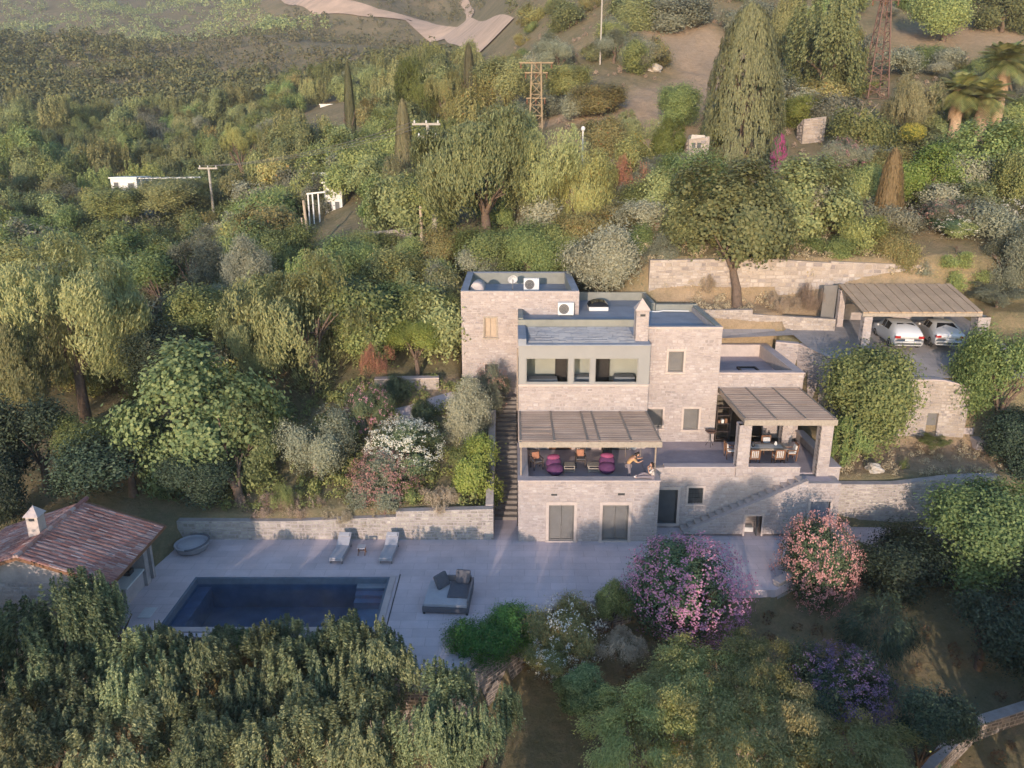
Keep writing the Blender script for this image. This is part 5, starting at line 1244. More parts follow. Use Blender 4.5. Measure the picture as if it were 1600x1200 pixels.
# ------------------------------------------------------------------ foliage meshes
def unit(a): return a / np.maximum(np.linalg.norm(a, axis=1, keepdims=True), 1e-9)
def leaf_quads(c, n, t, l, w, fold=.0):
    n = unit(n); t = unit(t - n * np.sum(t * n, 1, keepdims=True)); b = np.cross(n, t)
    l, w = l[:, None], w[:, None]
    v = np.stack([c - t * l / 2, c + b * w / 2 - t * l * .08, c + t * l / 2, c - b * w / 2 - t * l * .08], 1).reshape(-1, 3)
    return v
def crown(name, seed, nclump, nleaf, l, asp, mode="round", nlobe=9, cr=.17, fill=.35, lrad=(.22, .46), lpos=(.34, .84)):
    """unit-sized crown made of leaf-shaped faces gathered into clumps on uneven lobes"""
    g = np.random.default_rng(seed); n = nclump
    if mode == "cypress":
        h = g.uniform(-1, 1, n) ** 1.0; u = (h + 1) / 2; prof = np.interp(u, [0, .06, .25, .6, .85, .96, 1], [.65, .95, 1.0, .86, .58, .34, .1])
        a = g.uniform(0, 2 * np.pi, n); k = prof * (.90 + .13 * g.random(n)) * (1 + .07 * np.sin(a * 3 + h * 2) + .07 * np.sin(a * 9 + h * 1.5))
        cc = np.stack([k * np.cos(a), k * np.sin(a), h], 1); out = np.stack([np.cos(a), np.sin(a), np.full(n, .3)], 1)
    else:
        ld = unit(g.normal(size=(nlobe, 3)) * [1, 1, .8] + [0, 0, .15]); lc = ld * g.uniform(*lpos, (nlobe, 1)); lr = g.uniform(*lrad, nlobe)
        if mode == "shoot": lc *= [1, 1, .8]
        if mode == "flat": lc[:, 2] *= .75
        if mode == "mound": lc *= .55; lr[:] = g.uniform(.5, .62, nlobe)
        k = g.integers(0, nlobe, n); d = unit(g.normal(size=(n, 3)) + ld[k] * .75 + [0, 0, .25])
        rr = lr[k] * np.where(g.random(n) < fill, g.uniform(.35, .95, n), g.uniform(.88, 1.12, n))
        cc = lc[k] + d * rr[:, None]; out = unit(cc + d * .5)
    k = np.repeat(np.arange(n), nleaf); m = len(k); C, O = cc[k], out[k]
    off = g.normal(size=(m, 3)) * cr
    cs = g.uniform(.55, 1.35, n)[k][:, None]; off *= cs
    rn = unit(g.normal(size=(m, 3)))
    L = l * g.uniform(.6, 1.35, m); Wd = L * asp
    if mode == "weep":                                     # hanging strands
        off *= [.62, .62, 1.0]; off[:, 2] = -np.abs(g.normal(size=m)) * cr * 2.0 + cr * .6
        N = unit(O * 1.0 + rn * .6); T = unit(np.array([0, 0, -1.0]) + rn * .55)
    elif mode == "shoot":                                  # upright leafy shoots
        hgt = g.random(m); off[:, 2] = (hgt - .35) * cr * 6.4; off[:, :2] *= (.80 * (1.06 - hgt))[:, None]
        N = unit(O * .9 + rn * .75); T = unit(np.array([0, 0, .9]) + rn * .75)
    elif mode == "cypress":
        hgt = g.random(m); off[:, 2] = (hgt - .3) * cr * 5.0; off[:, :2] *= (1.1 * np.sin(np.pi * (.1 + .85 * hgt)))[:, None]; N = unit(O * 1.4 + rn * .6); T = unit(np.array([0, 0, 1.0]) + rn * .4)
    elif mode == "flat":
        off *= [1.25, 1.25, .5]; N = unit(O * .6 + np.array([0, 0, .35]) + rn * .8); T = unit(O * [1, 1, .2] + rn * .8)
    elif mode == "mound":
        N = unit(O * 1.3 + rn * .6); T = rn[::-1]
    else:
        N = unit(O * 1.0 + np.array([0, 0, .15]) + rn * .62); T = unit(rn[::-1] + np.array([0, 0, -.35]))
    v = leaf_quads(C + off, N, T, L, Wd)
    return npmesh(name, v, np.arange(len(v), dtype=np.int32).reshape(-1, 4), "leaf_mid")
def blossoms(name, seed, ncl, npet, l, spread=.05, low=False):
    g = np.random.default_rng(seed); d = unit(g.normal(size=(ncl, 3)) + [0, -.25, .25]); k = np.repeat(np.arange(ncl), npet); m = len(k)
    c = d[k] * (g.uniform(.86, 1.06, ncl)[k])[:, None] + g.normal(size=(m, 3)) * spread
    rn = unit(g.normal(size=(m, 3))); v = leaf_quads(c, unit(d[k] + rn * .7), rn[::-1], l * g.uniform(.7, 1.3, m), l * .8 * g.uniform(.7, 1.2, m))
    return npmesh(name, v, np.arange(len(v), dtype=np.int32).reshape(-1, 4), "leaf_mid")
def branch_mesh(name, seed, nb=7, spread=.75, lean=.0, r0=.05):
    """unit-high trunk that forks into limbs reaching into the crown; x,y spread is relative to height"""
    rnd = random.Random(seed); mb = MB(); fork = .42
    j = lambda s_: rnd.uniform(-s_, s_)
    p1 = Vector((lean + j(.02), j(.02), fork))
    mb.tube([(0, 0, -.06), (j(.012), j(.012), fork * .5), tuple(p1)], [r0 * 1.25, r0, r0 * .82], 8, False)
    for i in range(nb):
        a = 2 * math.pi * i / nb + j(.4); R = spread * rnd.uniform(.45, 1) * .5; top = rnd.uniform(.66, 1.02)
        mid = p1 + Vector((math.cos(a) * R * .45, math.sin(a) * R * .45, (top - fork) * .55)); end = p1 + Vector((math.cos(a) * R, math.sin(a) * R, top - fork))
        mb.tube([tuple(p1 - Vector((0, 0, .02))), tuple(mid), tuple(end)], [r0 * .6, r0 * .36, r0 * .1], 6, False)
        for q in range(2):
            e2 = mid + Vector((math.cos(a + j(1.1)) * R * .5, math.sin(a + j(1.1)) * R * .5, rnd.uniform(.05, .22))); mb.tube([tuple(mid), tuple(e2)], [r0 * .26, r0 * .07], 5, False)
    return mb.mesh(name, "bark", True)
leaf("leaf_mid", (0.135,0.191,0.069), (0.302,0.340,0.120))
leaf("leaf_fig", (0.131,0.180,0.076), (0.319,0.352,0.150), .35)
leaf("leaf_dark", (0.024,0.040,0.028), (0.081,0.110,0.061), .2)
leaf("leaf_pepper", (0.194,0.230,0.104), (0.370,0.373,0.163), .35)
leaf("leaf_olive", (0.163,0.171,0.109), (0.288,0.293,0.205), .2)
leaf("leaf_pine", (0.141,0.173,0.076), (0.282,0.289,0.118), .2)
leaf("leaf_lime", (0.152,0.220,0.045), (0.271,0.316,0.086), .4)
leaf("leaf_cypress", (0.104,0.111,0.056), (0.226,0.218,0.104), .15)
leaf("leaf_brown", (0.155,0.099,0.054), (0.236,0.154,0.079), .15)
leaf("leaf_gold", (0.177,0.182,0.069), (0.370,0.342,0.132), .3, extra=(.34,.20,.06))
leaf("leaf_rust", (0.259,0.141,0.079), (0.324,0.176,0.101), .25)
leaf("leaf_dry", (0.359,0.283,0.197), (0.449,0.353,0.246), .2)
leaf("leaf_oleander", (0.104,0.174,0.096), (0.203,0.258,0.125), .25)
leaf("leaf_palm", (0.155,0.186,0.062), (0.242,0.242,0.084), .2)
leaf("leaf_front", (0.068,0.105,0.054), (0.301,0.329,0.168), .3)
leaf("leaf_scrub", (0.078,0.093,0.043), (0.149,0.144,0.074), .2)
leaf("leaf_feather", (0.260,0.256,0.091), (0.479,0.427,0.167), .35)
leaf("leaf_mound", (0.065,0.175,0.039), (0.158,0.315,0.070), .3)
leaf("petal_pink", (0.432,0.180,0.276), (0.683,0.354,0.439), .35, objvar=.05)
leaf("petal_salmon", (0.528,0.204,0.204), (0.732,0.378,0.354), .35, objvar=.05)
leaf("petal_white", (0.620,0.580,0.460), (0.820,0.800,0.700), .3, objvar=.05)
leaf("petal_rose", (.30,.14,.13), (.48,.27,.24), .3, objvar=.05)
leaf("petal_purple", (0.106,0.072,0.134), (0.214,0.146,0.254), .3, objvar=.05)
leaf("petal_magenta", (0.380,0.030,0.240), (0.600,0.080,0.380), .3, objvar=.05)
leaf("petal_yellow", (0.500,0.480,0.060), (0.700,0.660,0.120), .3, objvar=.05)
PROTO = {
 "broad": [crown("crown_broad", 1, 560, 64, .060, .60, nlobe=10, cr=.13), crown("crown_broad", 2, 560, 64, .060, .60, nlobe=12, cr=.13), crown("crown_broad", 33, 540, 66, .062, .60, nlobe=8, cr=.13)],
 "fig": [crown("crown_fig", 3, 760, 40, .064, .75, nlobe=14, cr=.085, fill=.25), crown("crown_fig", 4, 760, 40, .064, .75, nlobe=11, cr=.085, fill=.25)],
 "olive": [crown("crown_olive", 5, 560, 56, .066, .32, nlobe=13, cr=.10), crown("crown_olive", 6, 560, 56, .066, .32, nlobe=10, cr=.11)],
 "weep": [crown("crown_weep", 7, 1400, 30, .056, .30, "weep", nlobe=16, cr=.058, fill=.3), crown("crown_weep", 8, 1400, 30, .056, .30, "weep", nlobe=12, cr=.058, fill=.3)],
 "shoot": [crown("crown_shoot", 9, 330, 110, .052, .44, "shoot", nlobe=13, cr=.075, fill=.12), crown("crown_shoot", 10, 330, 110, .052, .44, "shoot", nlobe=10, cr=.075, fill=.12), crown("crown_shoot", 34, 330, 110, .052, .44, "shoot", nlobe=16, cr=.07, fill=.12)],
 "acacia": [crown("crown_acacia", 11, 900, 42, .044, .36, "flat", nlobe=34, cr=.055, fill=.35, lrad=(.10, .22), lpos=(.35, .92)), crown("crown_acacia", 12, 900, 42, .044, .36, "flat", nlobe=28, cr=.055, fill=.35, lrad=(.11, .24), lpos=(.35, .92))],
 "cypress": [crown("crown_cypress", 13, 2400, 20, .050, .44, "cypress", cr=.028), crown("crown_cypress", 14, 2400, 20, .050, .44, "cypress", cr=.028)],
 "mound": [crown("crown_mound", 15, 640, 40, .047, .6, "mound", nlobe=10, cr=.08), crown("crown_mound", 16, 640, 40, .047, .6, "mound", nlobe=7, cr=.08)],
 "oleander": [crown("crown_oleander", 17, 560, 50, .072, .26, "round", nlobe=14, cr=.09), crown("crown_oleander", 18, 560, 50, .072, .26, "round", nlobe=11, cr=.09)],
 "tuft": [crown("crown_tuft", 19, 220, 48, .10, .14, "shoot", nlobe=11, cr=.11), crown("crown_tuft", 20, 220, 48, .10, .14, "shoot", nlobe=9, cr=.11)],
 "far": [crown("crown_far", 40 + i, 220, 40, .086, .55, nlobe=8 + i % 3, cr=.13, fill=.2) for i in range(5)],
 "farpine": [crown("crown_farpine", 50 + i, 220, 38, .092, .38, "shoot" if i % 2 else "round", nlobe=7 + i % 4, cr=.10, fill=.2) for i in range(5)],
}
BLOOM = {"dense": [blossoms("blossom", 61, 460, 13, .040, .036), blossoms("blossom", 62, 460, 13, .040, .036)], "loose": [blossoms("blossom", 63, 120, 9, .045, .04), blossoms("blossom", 64, 120, 9, .045, .04)]}
TRUNK = [branch_mesh("trunk", 1), branch_mesh("trunk", 2, 8), branch_mesh("trunk", 3, 6, lean=.05), branch_mesh("trunk", 4, 9, .9)]
vr = random.Random(77)
def put(me, name, mat, parent, loc, scale, rz):
    o = bpy.data.objects.new(name, me); COL.objects.link(o); o.parent = parent; o.location = loc; o.scale = scale; o.rotation_euler = (0, 0, rz)
    o.material_slots[0].link = 'OBJECT'; o.material_slots[0].material = M[mat]; return o
def plant(kind, px, py, Y, rx, ry, label, mat, name="tree", cat="tree", group=None, trunk=True, bloom=None, var=None, bark="bark", fy=1.0, base=None, tz=None):
    """crown centred where the photo shows it at distance Y; rx, ry are its half sizes in photo pixels"""
    c = atY(px, py, Y); s_ = depth(c) / FPX; RX, RZ_ = rx * s_, ry * s_; by = Y if base is None else base[1]; bx = c.x if base is None else base[0]
    g0 = gz(bx, by) if tz is None else tz
    t_ = thing(name, label, cat, (bx, by, g0), group); v = vr.randrange(len(PROTO[kind])) if var is None else var
    put(PROTO[kind][v], "crown" if cat == "tree" else "foliage", mat, t_, c - Vector((bx, by, g0)), (RX, RX * fy, RZ_), vr.uniform(0, 6.28))
    if trunk:
        h = max(.5, c.z - g0 + RZ_ * .25); sp = max(.6, RX / h * 1.5)
        o = put(TRUNK[vr.randrange(4)], "trunk", bark, t_, (0, 0, 0), (h * min(sp, 1.6), h * min(sp, 1.6), h), vr.uniform(0, 6.28))
        if base is not None: # lean towards the crown
            o.rotation_euler = (math.atan2(-(c.y - by), h) , math.atan2(c.x - bx, h), 0)
    if bloom:
        bm_ = BLOOM[bloom[0]][vr.randrange(2)]; put(bm_, "blossom", bloom[1], t_, c - Vector((bx, by, g0)), (RX, RX * fy, RZ_), vr.uniform(-.4, .4))
    return t_
# ---- near and middle trees, left of the house
plant("weep", 108, 500, 46, 112, 125, "large hazy weeping tree standing above the pool house", "leaf_pepper")
plant("weep", 30, 560, 44, 70, 110, "weeping tree cut by the photo's left edge", "leaf_pepper")
plant("weep", 485, 500, 47, 112, 112, "broad rounded weeping tree left of the tower", "leaf_pepper")
plant("weep", 400, 545, 46, 60, 70, "smaller weeping tree at the left foot of the broad rounded one", "leaf_pepper")
plant("fig", 300, 655, 39.6, 112, 108, "big-leaved green tree leaning over the garden wall, brown bare trunk", "leaf_fig", base=(-13.7, 36.5), tz=0.0)
plant("fig", 385, 700, 39.2, 52, 70, "bright big-leaved tree beside the leaning one", "leaf_fig")
plant("broad", 200, 715, 38.2, 90, 55, "dark evergreen shrub directly behind the pool house roof", "leaf_dark")
plant("broad", 300, 745, 37.6, 60, 40, "dark evergreen shrub behind the leaning tree's trunk", "leaf_dark")
plant("broad", 60, 690, 38.5, 75, 75, "dark tree behind the pale chimney of the pool house", "leaf_dark")
plant("broad", 125, 690, 38.8, 45, 40, "green shrub with light tips left of the leaning tree", "leaf_mid")
plant("broad", 10, 760, 36.5, 50, 60, "dark tree at the left edge beside the red roof", "leaf_dark")
plant("olive", 490, 690, 39.4, 56, 62, "greyish small tree with pale trunk above the sun loungers", "leaf_olive", bark="bark_pale")
plant("oleander", 578, 640, 41.5, 38, 42, "oleander with a few pink flowers behind the white one", "leaf_oleander", "oleander", "shrub", bloom=("loose", "petal_pink"))
plant("oleander", 632, 700, 39.8, 62, 46, "white flowering oleander left of the house", "leaf_oleander", "oleander", "shrub", bloom=("dense", "petal_white"))
plant("oleander", 602, 752, 38.0, 58, 52, "dusty rose oleander below the white flowering one", "leaf_olive", "oleander", "shrub", bloom=("dense", "petal_rose"))
plant("fig", 748, 735, 38.2, 46, 52, "bright green small tree beside the garden steps", "leaf_lime")
plant("broad", 715, 790 - 60, 38.6, 25, 35, "small shrub left of the bright green tree", "leaf_mid", "shrub", "shrub")
plant("olive", 722, 645, 42.5, 42, 56, "thin grey-green tree in front of the tower's lower left", "leaf_olive", bark="bark_pale")
plant("oleander", 768, 610, 45.0, 30, 46, "rusty pink shrub climbing against the tower", "leaf_olive", "oleander", "shrub", bloom=("loose", "petal_rose"))
plant("mound", 622, 608, 44.2, 26, 25, "round clipped dark green bush left of the garden path", "leaf_dark", "bush", "shrub", trunk=False)
plant("mound", 662, 645, 42.5, 24, 22, "low dark bush below the garden path", "leaf_dark", "bush", "shrub", trunk=False)
plant("broad", 650, 530, 47.5, 50, 26, "bright green vine spread over the little terrace", "leaf_lime", "vine", "vine", fy=.8)
plant("tuft", 590, 565, 46.0, 28, 26, "dry reddish grasses left of the vine", "leaf_rust", "dry_shrub", "shrub", trunk=False)
for i, (px, py, rx, ry, mt, lab) in enumerate(((405, 792, 36, 20, "leaf_dry", "dry straw-coloured shrub at the wall, leftmost in the row"), (440, 775, 26, 20, "leaf_mid", "green shrub among the straw-coloured ones on the wall"), (470, 790, 38, 20, "leaf_dry", "straw-coloured shrub below the greyish small tree"), (530, 798, 40, 17, "leaf_dry", "straw-coloured shrub left of the dusty rose oleander's foot"), (590, 805, 34, 13, "leaf_dry", "straw-coloured shrub under the dusty rose oleander"), (690, 778, 38, 20, "leaf_dry", "straw-coloured shrub at the wall's right end"), (640, 775, 20, 18, "leaf_mid", "dark green shrub between the straw-coloured ones"))):
    plant("tuft", px, py, 36.9, rx, ry, lab, mt, "wall_shrub", "shrub", "shrubs on top of the garden wall", trunk=False)
plant("olive", 705, 465, 56, 42, 50, "silvery tree left of the tower's top", "leaf_olive")
plant("broad", 690, 500, 51, 38, 34, "green tree touching the tower's left corner", "leaf_mid")
plant("broad", 610, 445, 58, 55, 50, "yellowish green tree between weeping tree and tower", "leaf_gold")
plant("broad", 545, 420, 62, 52, 45, "green tree behind the broad weeping tree", "leaf_mid")
plant("broad", 460, 400, 66, 50, 45, "bushy tree below the telegraph poles", "leaf_mid")
plant("olive", 385, 425, 58, 45, 50, "silver grey olive tree, right of two among dark trees", "leaf_olive")
plant("olive", 300, 405, 61, 46, 44, "silver grey olive tree, left of two among dark trees", "leaf_olive")
plant("olive", 365, 475, 55, 40, 36, "low silvery shrub tree between the weeping trees", "leaf_olive")
plant("broad", 300, 500, 50, 60, 50, "green tree between the two large weeping trees", "leaf_mid")
plant("broad", 250, 440, 60, 60, 48, "dark green tree behind the large hazy weeping tree", "leaf_mid")
plant("broad", 255, 560, 46, 52, 50, "dark tree right of the large hazy weeping tree", "leaf_dark")
# ---- behind the house
plant("weep", 760, 275, 66, 110, 105, "enormous weeping tree behind the tower, left half", "leaf_pepper")
plant("weep", 850, 255, 68, 70, 85, "tall weeping tree behind the tower, right of the enormous one", "leaf_pepper")
plant("weep", 905, 300, 64, 62, 72, "yellow-green weeping tree behind the villa roof", "leaf_gold")
plant("broad", 835, 395, 59, 50, 40, "green bushes right behind the tower roof", "leaf_mid")
plant("broad", 760, 400, 60, 55, 40, "leafy tree just left of the satellite dish", "leaf_mid")
plant("broad", 740, 425, 57.5, 40, 38, "greyish tree touching the tower's back corner", "leaf_olive")
plant("olive", 965, 402, 55, 78, 60, "olive tree with twisted pale trunk behind the villa roof", "leaf_olive", bark="bark_pale")
plant("fig", 1140, 355, 54.5, 92, 88, "large round leafy tree with forked trunk behind the villa", "leaf_fig", base=(15.4, 51.8))
plant("fig", 1245, 335, 58, 82, 74, "leafy tree overlapping the large round one on its right", "leaf_fig")
plant("broad", 1075, 300, 62, 52, 60, "green tree left of the large round leafy one", "leaf_mid")
plant("cypress", 1165, 145, 77, 60, 116, "massive broad cypress towering on the right slope", "leaf_cypress", "cypress_tree")
plant("cypress", 1384, 345, 57.5, 24, 100, "thin brown half-dead cypress above the carport", "leaf_brown", "cypress_tree")
plant("cypress", 632, 250, 84, 16, 82, "slim dark cypress left of the concrete pole", "leaf_cypress", "cypress_tree")
plant("cypress", 733, 140, 112, 11, 62, "slim cypress behind the enormous weeping tree", "leaf_cypress", "cypress_tree")
plant("cypress", 547, 180, 110, 9, 72, "very slim cypress right of the far white block", "leaf_cypress", "cypress_tree")
plant("weep", 655, 145, 118, 52, 48, "bright yellow-green dome tree on the far slope", "leaf_lime")
plant("weep", 700, 160, 112, 38, 48, "green dome tree right of the bright one", "leaf_gold")
plant("weep", 375, 215, 108, 30, 25, "yellow-green dome tree above the T-shaped pole", "leaf_gold")
plant("fig", 1452, 285, 63, 56, 52, "bright green round tree right of the thin brown cypress", "leaf_lime")
plant("broad", 1355, 320, 62, 40, 55, "green tree left of the thin brown cypress", "leaf_mid")
plant("fig", 1545, 265, 66, 68, 62, "large leafy tree below the palms at the right edge", "leaf_mid")
plant("oleander", 1480, 335, 58, 48, 24, "rose flowering shrubs under the bright green tree", "leaf_olive", "oleander", "shrub", bloom=("loose", "petal_rose"))
plant("oleander", 1495, 355, 56.5, 40, 20, "white flowering shrub above the carport's right end", "leaf_oleander", "oleander", "shrub", bloom=("loose", "petal_white"))
plant("oleander", 1320, 250, 66, 40, 34, "reddish flowering shrub left of the round dome tree", "leaf_olive", "oleander", "shrub", bloom=("loose", "petal_rose"))
plant("oleander", 1322, 355, 58, 26, 40, "rusty shrub left of the brown cypress foot", "leaf_rust", "oleander", "shrub")
plant("acacia", 1490, 420, 54.3, 52, 46, "feathery green tree behind the carport roof", "leaf_mid")
plant("olive", 1425, 425, 54.5, 34, 30, "silvery shrub behind the carport's middle", "leaf_olive", "shrub", "shrub")
plant("olive", 1570, 405, 53, 48, 52, "silver blue tree at the right edge above the carport", "leaf_olive")
plant("acacia", 1560, 460, 51.5, 45, 30, "grey feathery shrub right of the carport", "leaf_olive", "shrub", "shrub")
plant("shoot", 1300, 85, 92, 84, 92, "wide pine filling the slope right of the massive cypress", "leaf_pine", "pine_tree")
plant("shoot", 1240, 60, 100, 45, 60, "tall pine directly right of the massive cypress's tip", "leaf_pine", "pine_tree")
plant("weep", 1425, 160, 78, 40, 48, "round dome-shaped tree right of the lattice mast's foot", "leaf_cypress")
plant("broad", 1250, 180, 84, 30, 28, "green bush above the pale stone block", "leaf_lime", "bush", "shrub", trunk=False)
plant("oleander", 1217, 240, 68, 12, 28, "magenta bougainvillea cascading on the right slope", "leaf_oleander", "bougainvillea", "shrub", bloom=("dense", "petal_magenta"), trunk=False)
plant("tuft", 1425, 207, 74, 20, 14, "bright yellow-flowered bush below the dome-shaped tree", "leaf_lime", "bush", "shrub", trunk=False, bloom=("dense", "petal_yellow"))
plant("fig", 1045, 225, 74.5, 24, 34, "bright green bush beside the ruined stone hut", "leaf_lime", "bush", "shrub")
plant("broad", 1058, 170, 84, 36, 34, "dark bush above the ruined stone hut", "leaf_mid", "bush", "shrub")
plant("broad", 985, 270, 70, 45, 55, "dry yellowish bush on the slope behind the villa", "leaf_gold", "bush", "shrub")
plant("tuft", 985, 290, 66, 30, 40, "rusty dry shrub on the slope behind the villa", "leaf_rust", "dry_shrub", "shrub", trunk=False)
plant("tuft", 1040, 365, 57, 24, 20, "rusty shrub between olive tree and round leafy tree", "leaf_rust", "dry_shrub", "shrub", trunk=False)
plant("tuft", 1105, 445, 52.4, 14, 14, "dry little shrub at the golden wall's foot", "leaf_dry", "dry_shrub", "shrub", trunk=False)
plant("tuft", 1220, 475, 51.2, 30, 18, "grey dry weeds on the golden terrace wall", "leaf_dry", "dry_shrub", "shrub", trunk=False)
plant("tuft", 1268, 468, 51.6, 22, 22, "dry weeds beside the carport's back post", "leaf_dry", "dry_shrub", "shrub", trunk=False)
plant("broad", 905, 375, 60, 46, 40, "low green tree under the yellow-green weeping one", "leaf_gold")
plant("broad", 1000, 340, 64, 48, 44, "olive-green tree above the twisted olive", "leaf_mid")
plant("olive", 955, 335, 66, 42, 40, "greyish tree left of the olive-green one", "leaf_olive")
plant("broad", 690, 395, 62, 42, 38, "yellowish leafy tree right of the brown pole", "leaf_gold")
plant("broad", 640, 405, 64, 40, 34, "green tree under the roadside wall", "leaf_mid")
plant("broad", 575, 395, 68, 46, 32, "bushy dark tree below the roadside wall", "leaf_mid")
plant("weep", 585, 300, 92, 46, 50, "tall olive-green tree right of the narrow white hut", "leaf_pepper")
plant("weep", 612, 300, 80, 40, 62, "tall dusty tree between hut and slim cypress", "leaf_cypress")
plant("shoot", 800, 215, 84, 48, 36, "pine crown above the enormous weeping tree", "leaf_pine", "pine_tree")
plant("broad", 1300, 400, 55, 45, 30, "leafy bush on the golden wall's top, right part", "leaf_mid", "bush", "shrub")
plant("broad", 1395, 265, 66, 40, 32, "green bush left of the bright green round tree", "leaf_gold", "bush", "shrub")
plant("oleander", 1580, 340, 60, 40, 30, "pale flowering shrub at the right edge", "leaf_olive", "oleander", "shrub", bloom=("loose", "petal_white"))
plant("broad", 1045, 268, 70, 34, 22, "dusty green bush in front of the ruined hut", "leaf_olive", "bush", "shrub")
plant("broad", 885, 388, 60, 46, 42, "leafy tree between tower roof and twisted olive", "leaf_mid")
plant("broad", 825, 398, 60, 46, 40, "low green tree just behind the tower's back parapet", "leaf_mid")
plant("olive", 1035, 410, 55, 34, 40, "small olive at the golden wall's left end", "leaf_olive")
plant("broad", 192, 320, 97, 54, 26, "bush hiding the foot of the low white house", "leaf_mid", "bush", "shrub", trunk=False)
plant("broad", 270, 306, 98, 54, 26, "bush hiding the foot of the white pergola", "leaf_pine", "bush", "shrub", trunk=False)
plant("broad", 1480, 25, 118, 52, 42, "dark tree at the top edge above the palms", "leaf_mid")
plant("broad", 1570, 20, 122, 46, 40, "tree in the top right corner", "leaf_pine")
plant("olive", 960, 75, 112, 36, 26, "silvery bush beside the very thin pole, right", "leaf_olive", "bush", "shrub")
plant("olive", 1010, 85, 108, 34, 26, "silvery bush on the bare slope's left side", "leaf_olive", "bush", "shrub")
plant("olive", 875, 85, 112, 34, 28, "silvery bush right of the yellow pylon's top", "leaf_olive", "bush", "shrub")
plant("broad", 1060, 35, 128, 60, 34, "wide bush at the top edge above the bare slope", "leaf_olive", "bush", "shrub")
plant("broad", 975, 30, 130, 48, 34, "green tree at the top edge right of the thin pole", "leaf_pine")
plant("broad", 890, 40, 135, 46, 34, "green tree at the top edge left of the thin pole", "leaf_pine")
plant("broad", 790, 130, 104, 44, 34, "pine left of the yellow pylon", "leaf_pine", "pine_tree")
plant("broad", 890, 130, 98, 40, 26, "dusty bush right of the yellow pylon", "leaf_gold", "bush", "shrub")
plant("broad", 940, 160, 90, 46, 26, "dusty bush on the slope right of the pylon's foot", "leaf_gold", "bush", "shrub")
plant("weep", 1000, 215, 82, 46, 46, "dusty tall tree right of the street lamp", "leaf_pepper")
plant("broad", 930, 225, 78, 46, 40, "green tree just right of the street lamp's post", "leaf_gold")
plant("broad", 1010, 400, 57, 40, 46, "leafy tree between twisted olive and golden wall", "leaf_mid")
plant("broad", 1330, 300, 66, 46, 46, "green tree right of the reddish flowering shrub", "leaf_mid")
plant("fig", 1520, 330, 60, 55, 40, "leafy tree above the carport's right end", "leaf_fig")
plant("broad", 1590, 300, 62, 45, 60, "green tree at the right edge below the palms", "leaf_mid")
plant("broad", 1400, 395, 55, 40, 34, "olive-green bush at the brown cypress's foot", "leaf_gold", "bush", "shrub")
# ---- right of the house
plant("broad", 1352, 628, 41.2, 78, 82, "full green tree right of the pillared pergola", "leaf_mid", var=1)
plant("shoot", 1330, 690, 39.8, 45, 42, "dark shrub at the foot of the full green tree", "leaf_mid", "shrub", "shrub")
plant("broad", 1572, 600, 42, 62, 85, "tall leafy tree at the right edge beside the parking yard", "leaf_mid")
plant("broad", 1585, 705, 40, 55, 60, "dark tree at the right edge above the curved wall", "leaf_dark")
plant("acacia", 1460, 690, 41, 24, 16, "small green weed shrub in front of the cellar door", "leaf_mid", "shrub", "shrub", trunk=False)
plant("tuft", 1412, 728, 39.4, 9, 14, "tiny green seedling on the curved retaining wall", "leaf_mid", "shrub", "shrub", trunk=False)
plant("broad", 1525, 835, 33.5, 88, 78, "big green tree covering the curved wall's right end", "leaf_mid")
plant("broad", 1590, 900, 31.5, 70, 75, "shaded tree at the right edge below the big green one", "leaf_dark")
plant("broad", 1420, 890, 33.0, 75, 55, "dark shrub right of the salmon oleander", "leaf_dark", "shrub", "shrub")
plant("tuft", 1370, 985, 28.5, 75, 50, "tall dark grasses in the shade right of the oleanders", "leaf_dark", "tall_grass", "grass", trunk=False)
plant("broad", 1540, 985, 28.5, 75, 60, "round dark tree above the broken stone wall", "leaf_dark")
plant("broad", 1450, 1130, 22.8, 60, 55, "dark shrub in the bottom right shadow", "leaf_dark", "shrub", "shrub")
plant("mound", 1074, 918, 30.2, 98, 82, "large pink flowering oleander in front of the villa", "leaf_oleander", "oleander", "shrub", bloom=("dense", "petal_pink"))
plant("mound", 1276, 884, 32.3, 64, 88, "salmon pink flowering oleander at the deck's right end", "leaf_oleander", "oleander", "shrub", bloom=("dense", "petal_salmon"))
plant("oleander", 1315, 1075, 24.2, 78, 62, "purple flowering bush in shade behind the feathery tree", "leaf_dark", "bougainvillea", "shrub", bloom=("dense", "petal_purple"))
plant("mound", 748, 1005, 27.2, 60, 46, "dense green rounded bush at the deck's front corner", "leaf_mound", "bush", "shrub", trunk=False)
plant("mound", 805, 985, 28.2, 56, 44, "dense green bush between corner bush and white-flowered one", "leaf_mound", "bush", "shrub", trunk=False)
plant("oleander", 885, 992, 28.4, 62, 62, "white-flowered yellowish bush beside the green mounds", "leaf_gold", "oleander", "shrub", bloom=("loose", "petal_white"), trunk=False)
plant("oleander", 860, 1030, 26.8, 40, 28, "low white-flowered shrub below the yellowish one", "leaf_gold", "oleander", "shrub", bloom=("loose", "petal_white"), trunk=False)
plant("fig", 958, 945, 30.2, 26, 34, "dark green bush left of the large pink oleander", "leaf_mid", "bush", "shrub")
plant("fig", 912, 1080, 25.6, 48, 36, "low big-leaved shrub on the bank in front", "leaf_fig", "shrub", "shrub", trunk=False)
plant("tuft", 975, 1010, 27.2, 45, 20, "dry golden grass patch below the pink oleander", "leaf_dry", "dry_shrub", "shrub", trunk=False)
plant("mound", 375, 1002, 27.2, 30, 12, "clipped green hedge ball along the pool front, left", "leaf_mound", "bush", "shrub", trunk=False)
plant("mound", 520, 1000, 27.2, 40, 12, "clipped green hedge ball along the pool front, right", "leaf_mound", "bush", "shrub", trunk=False)
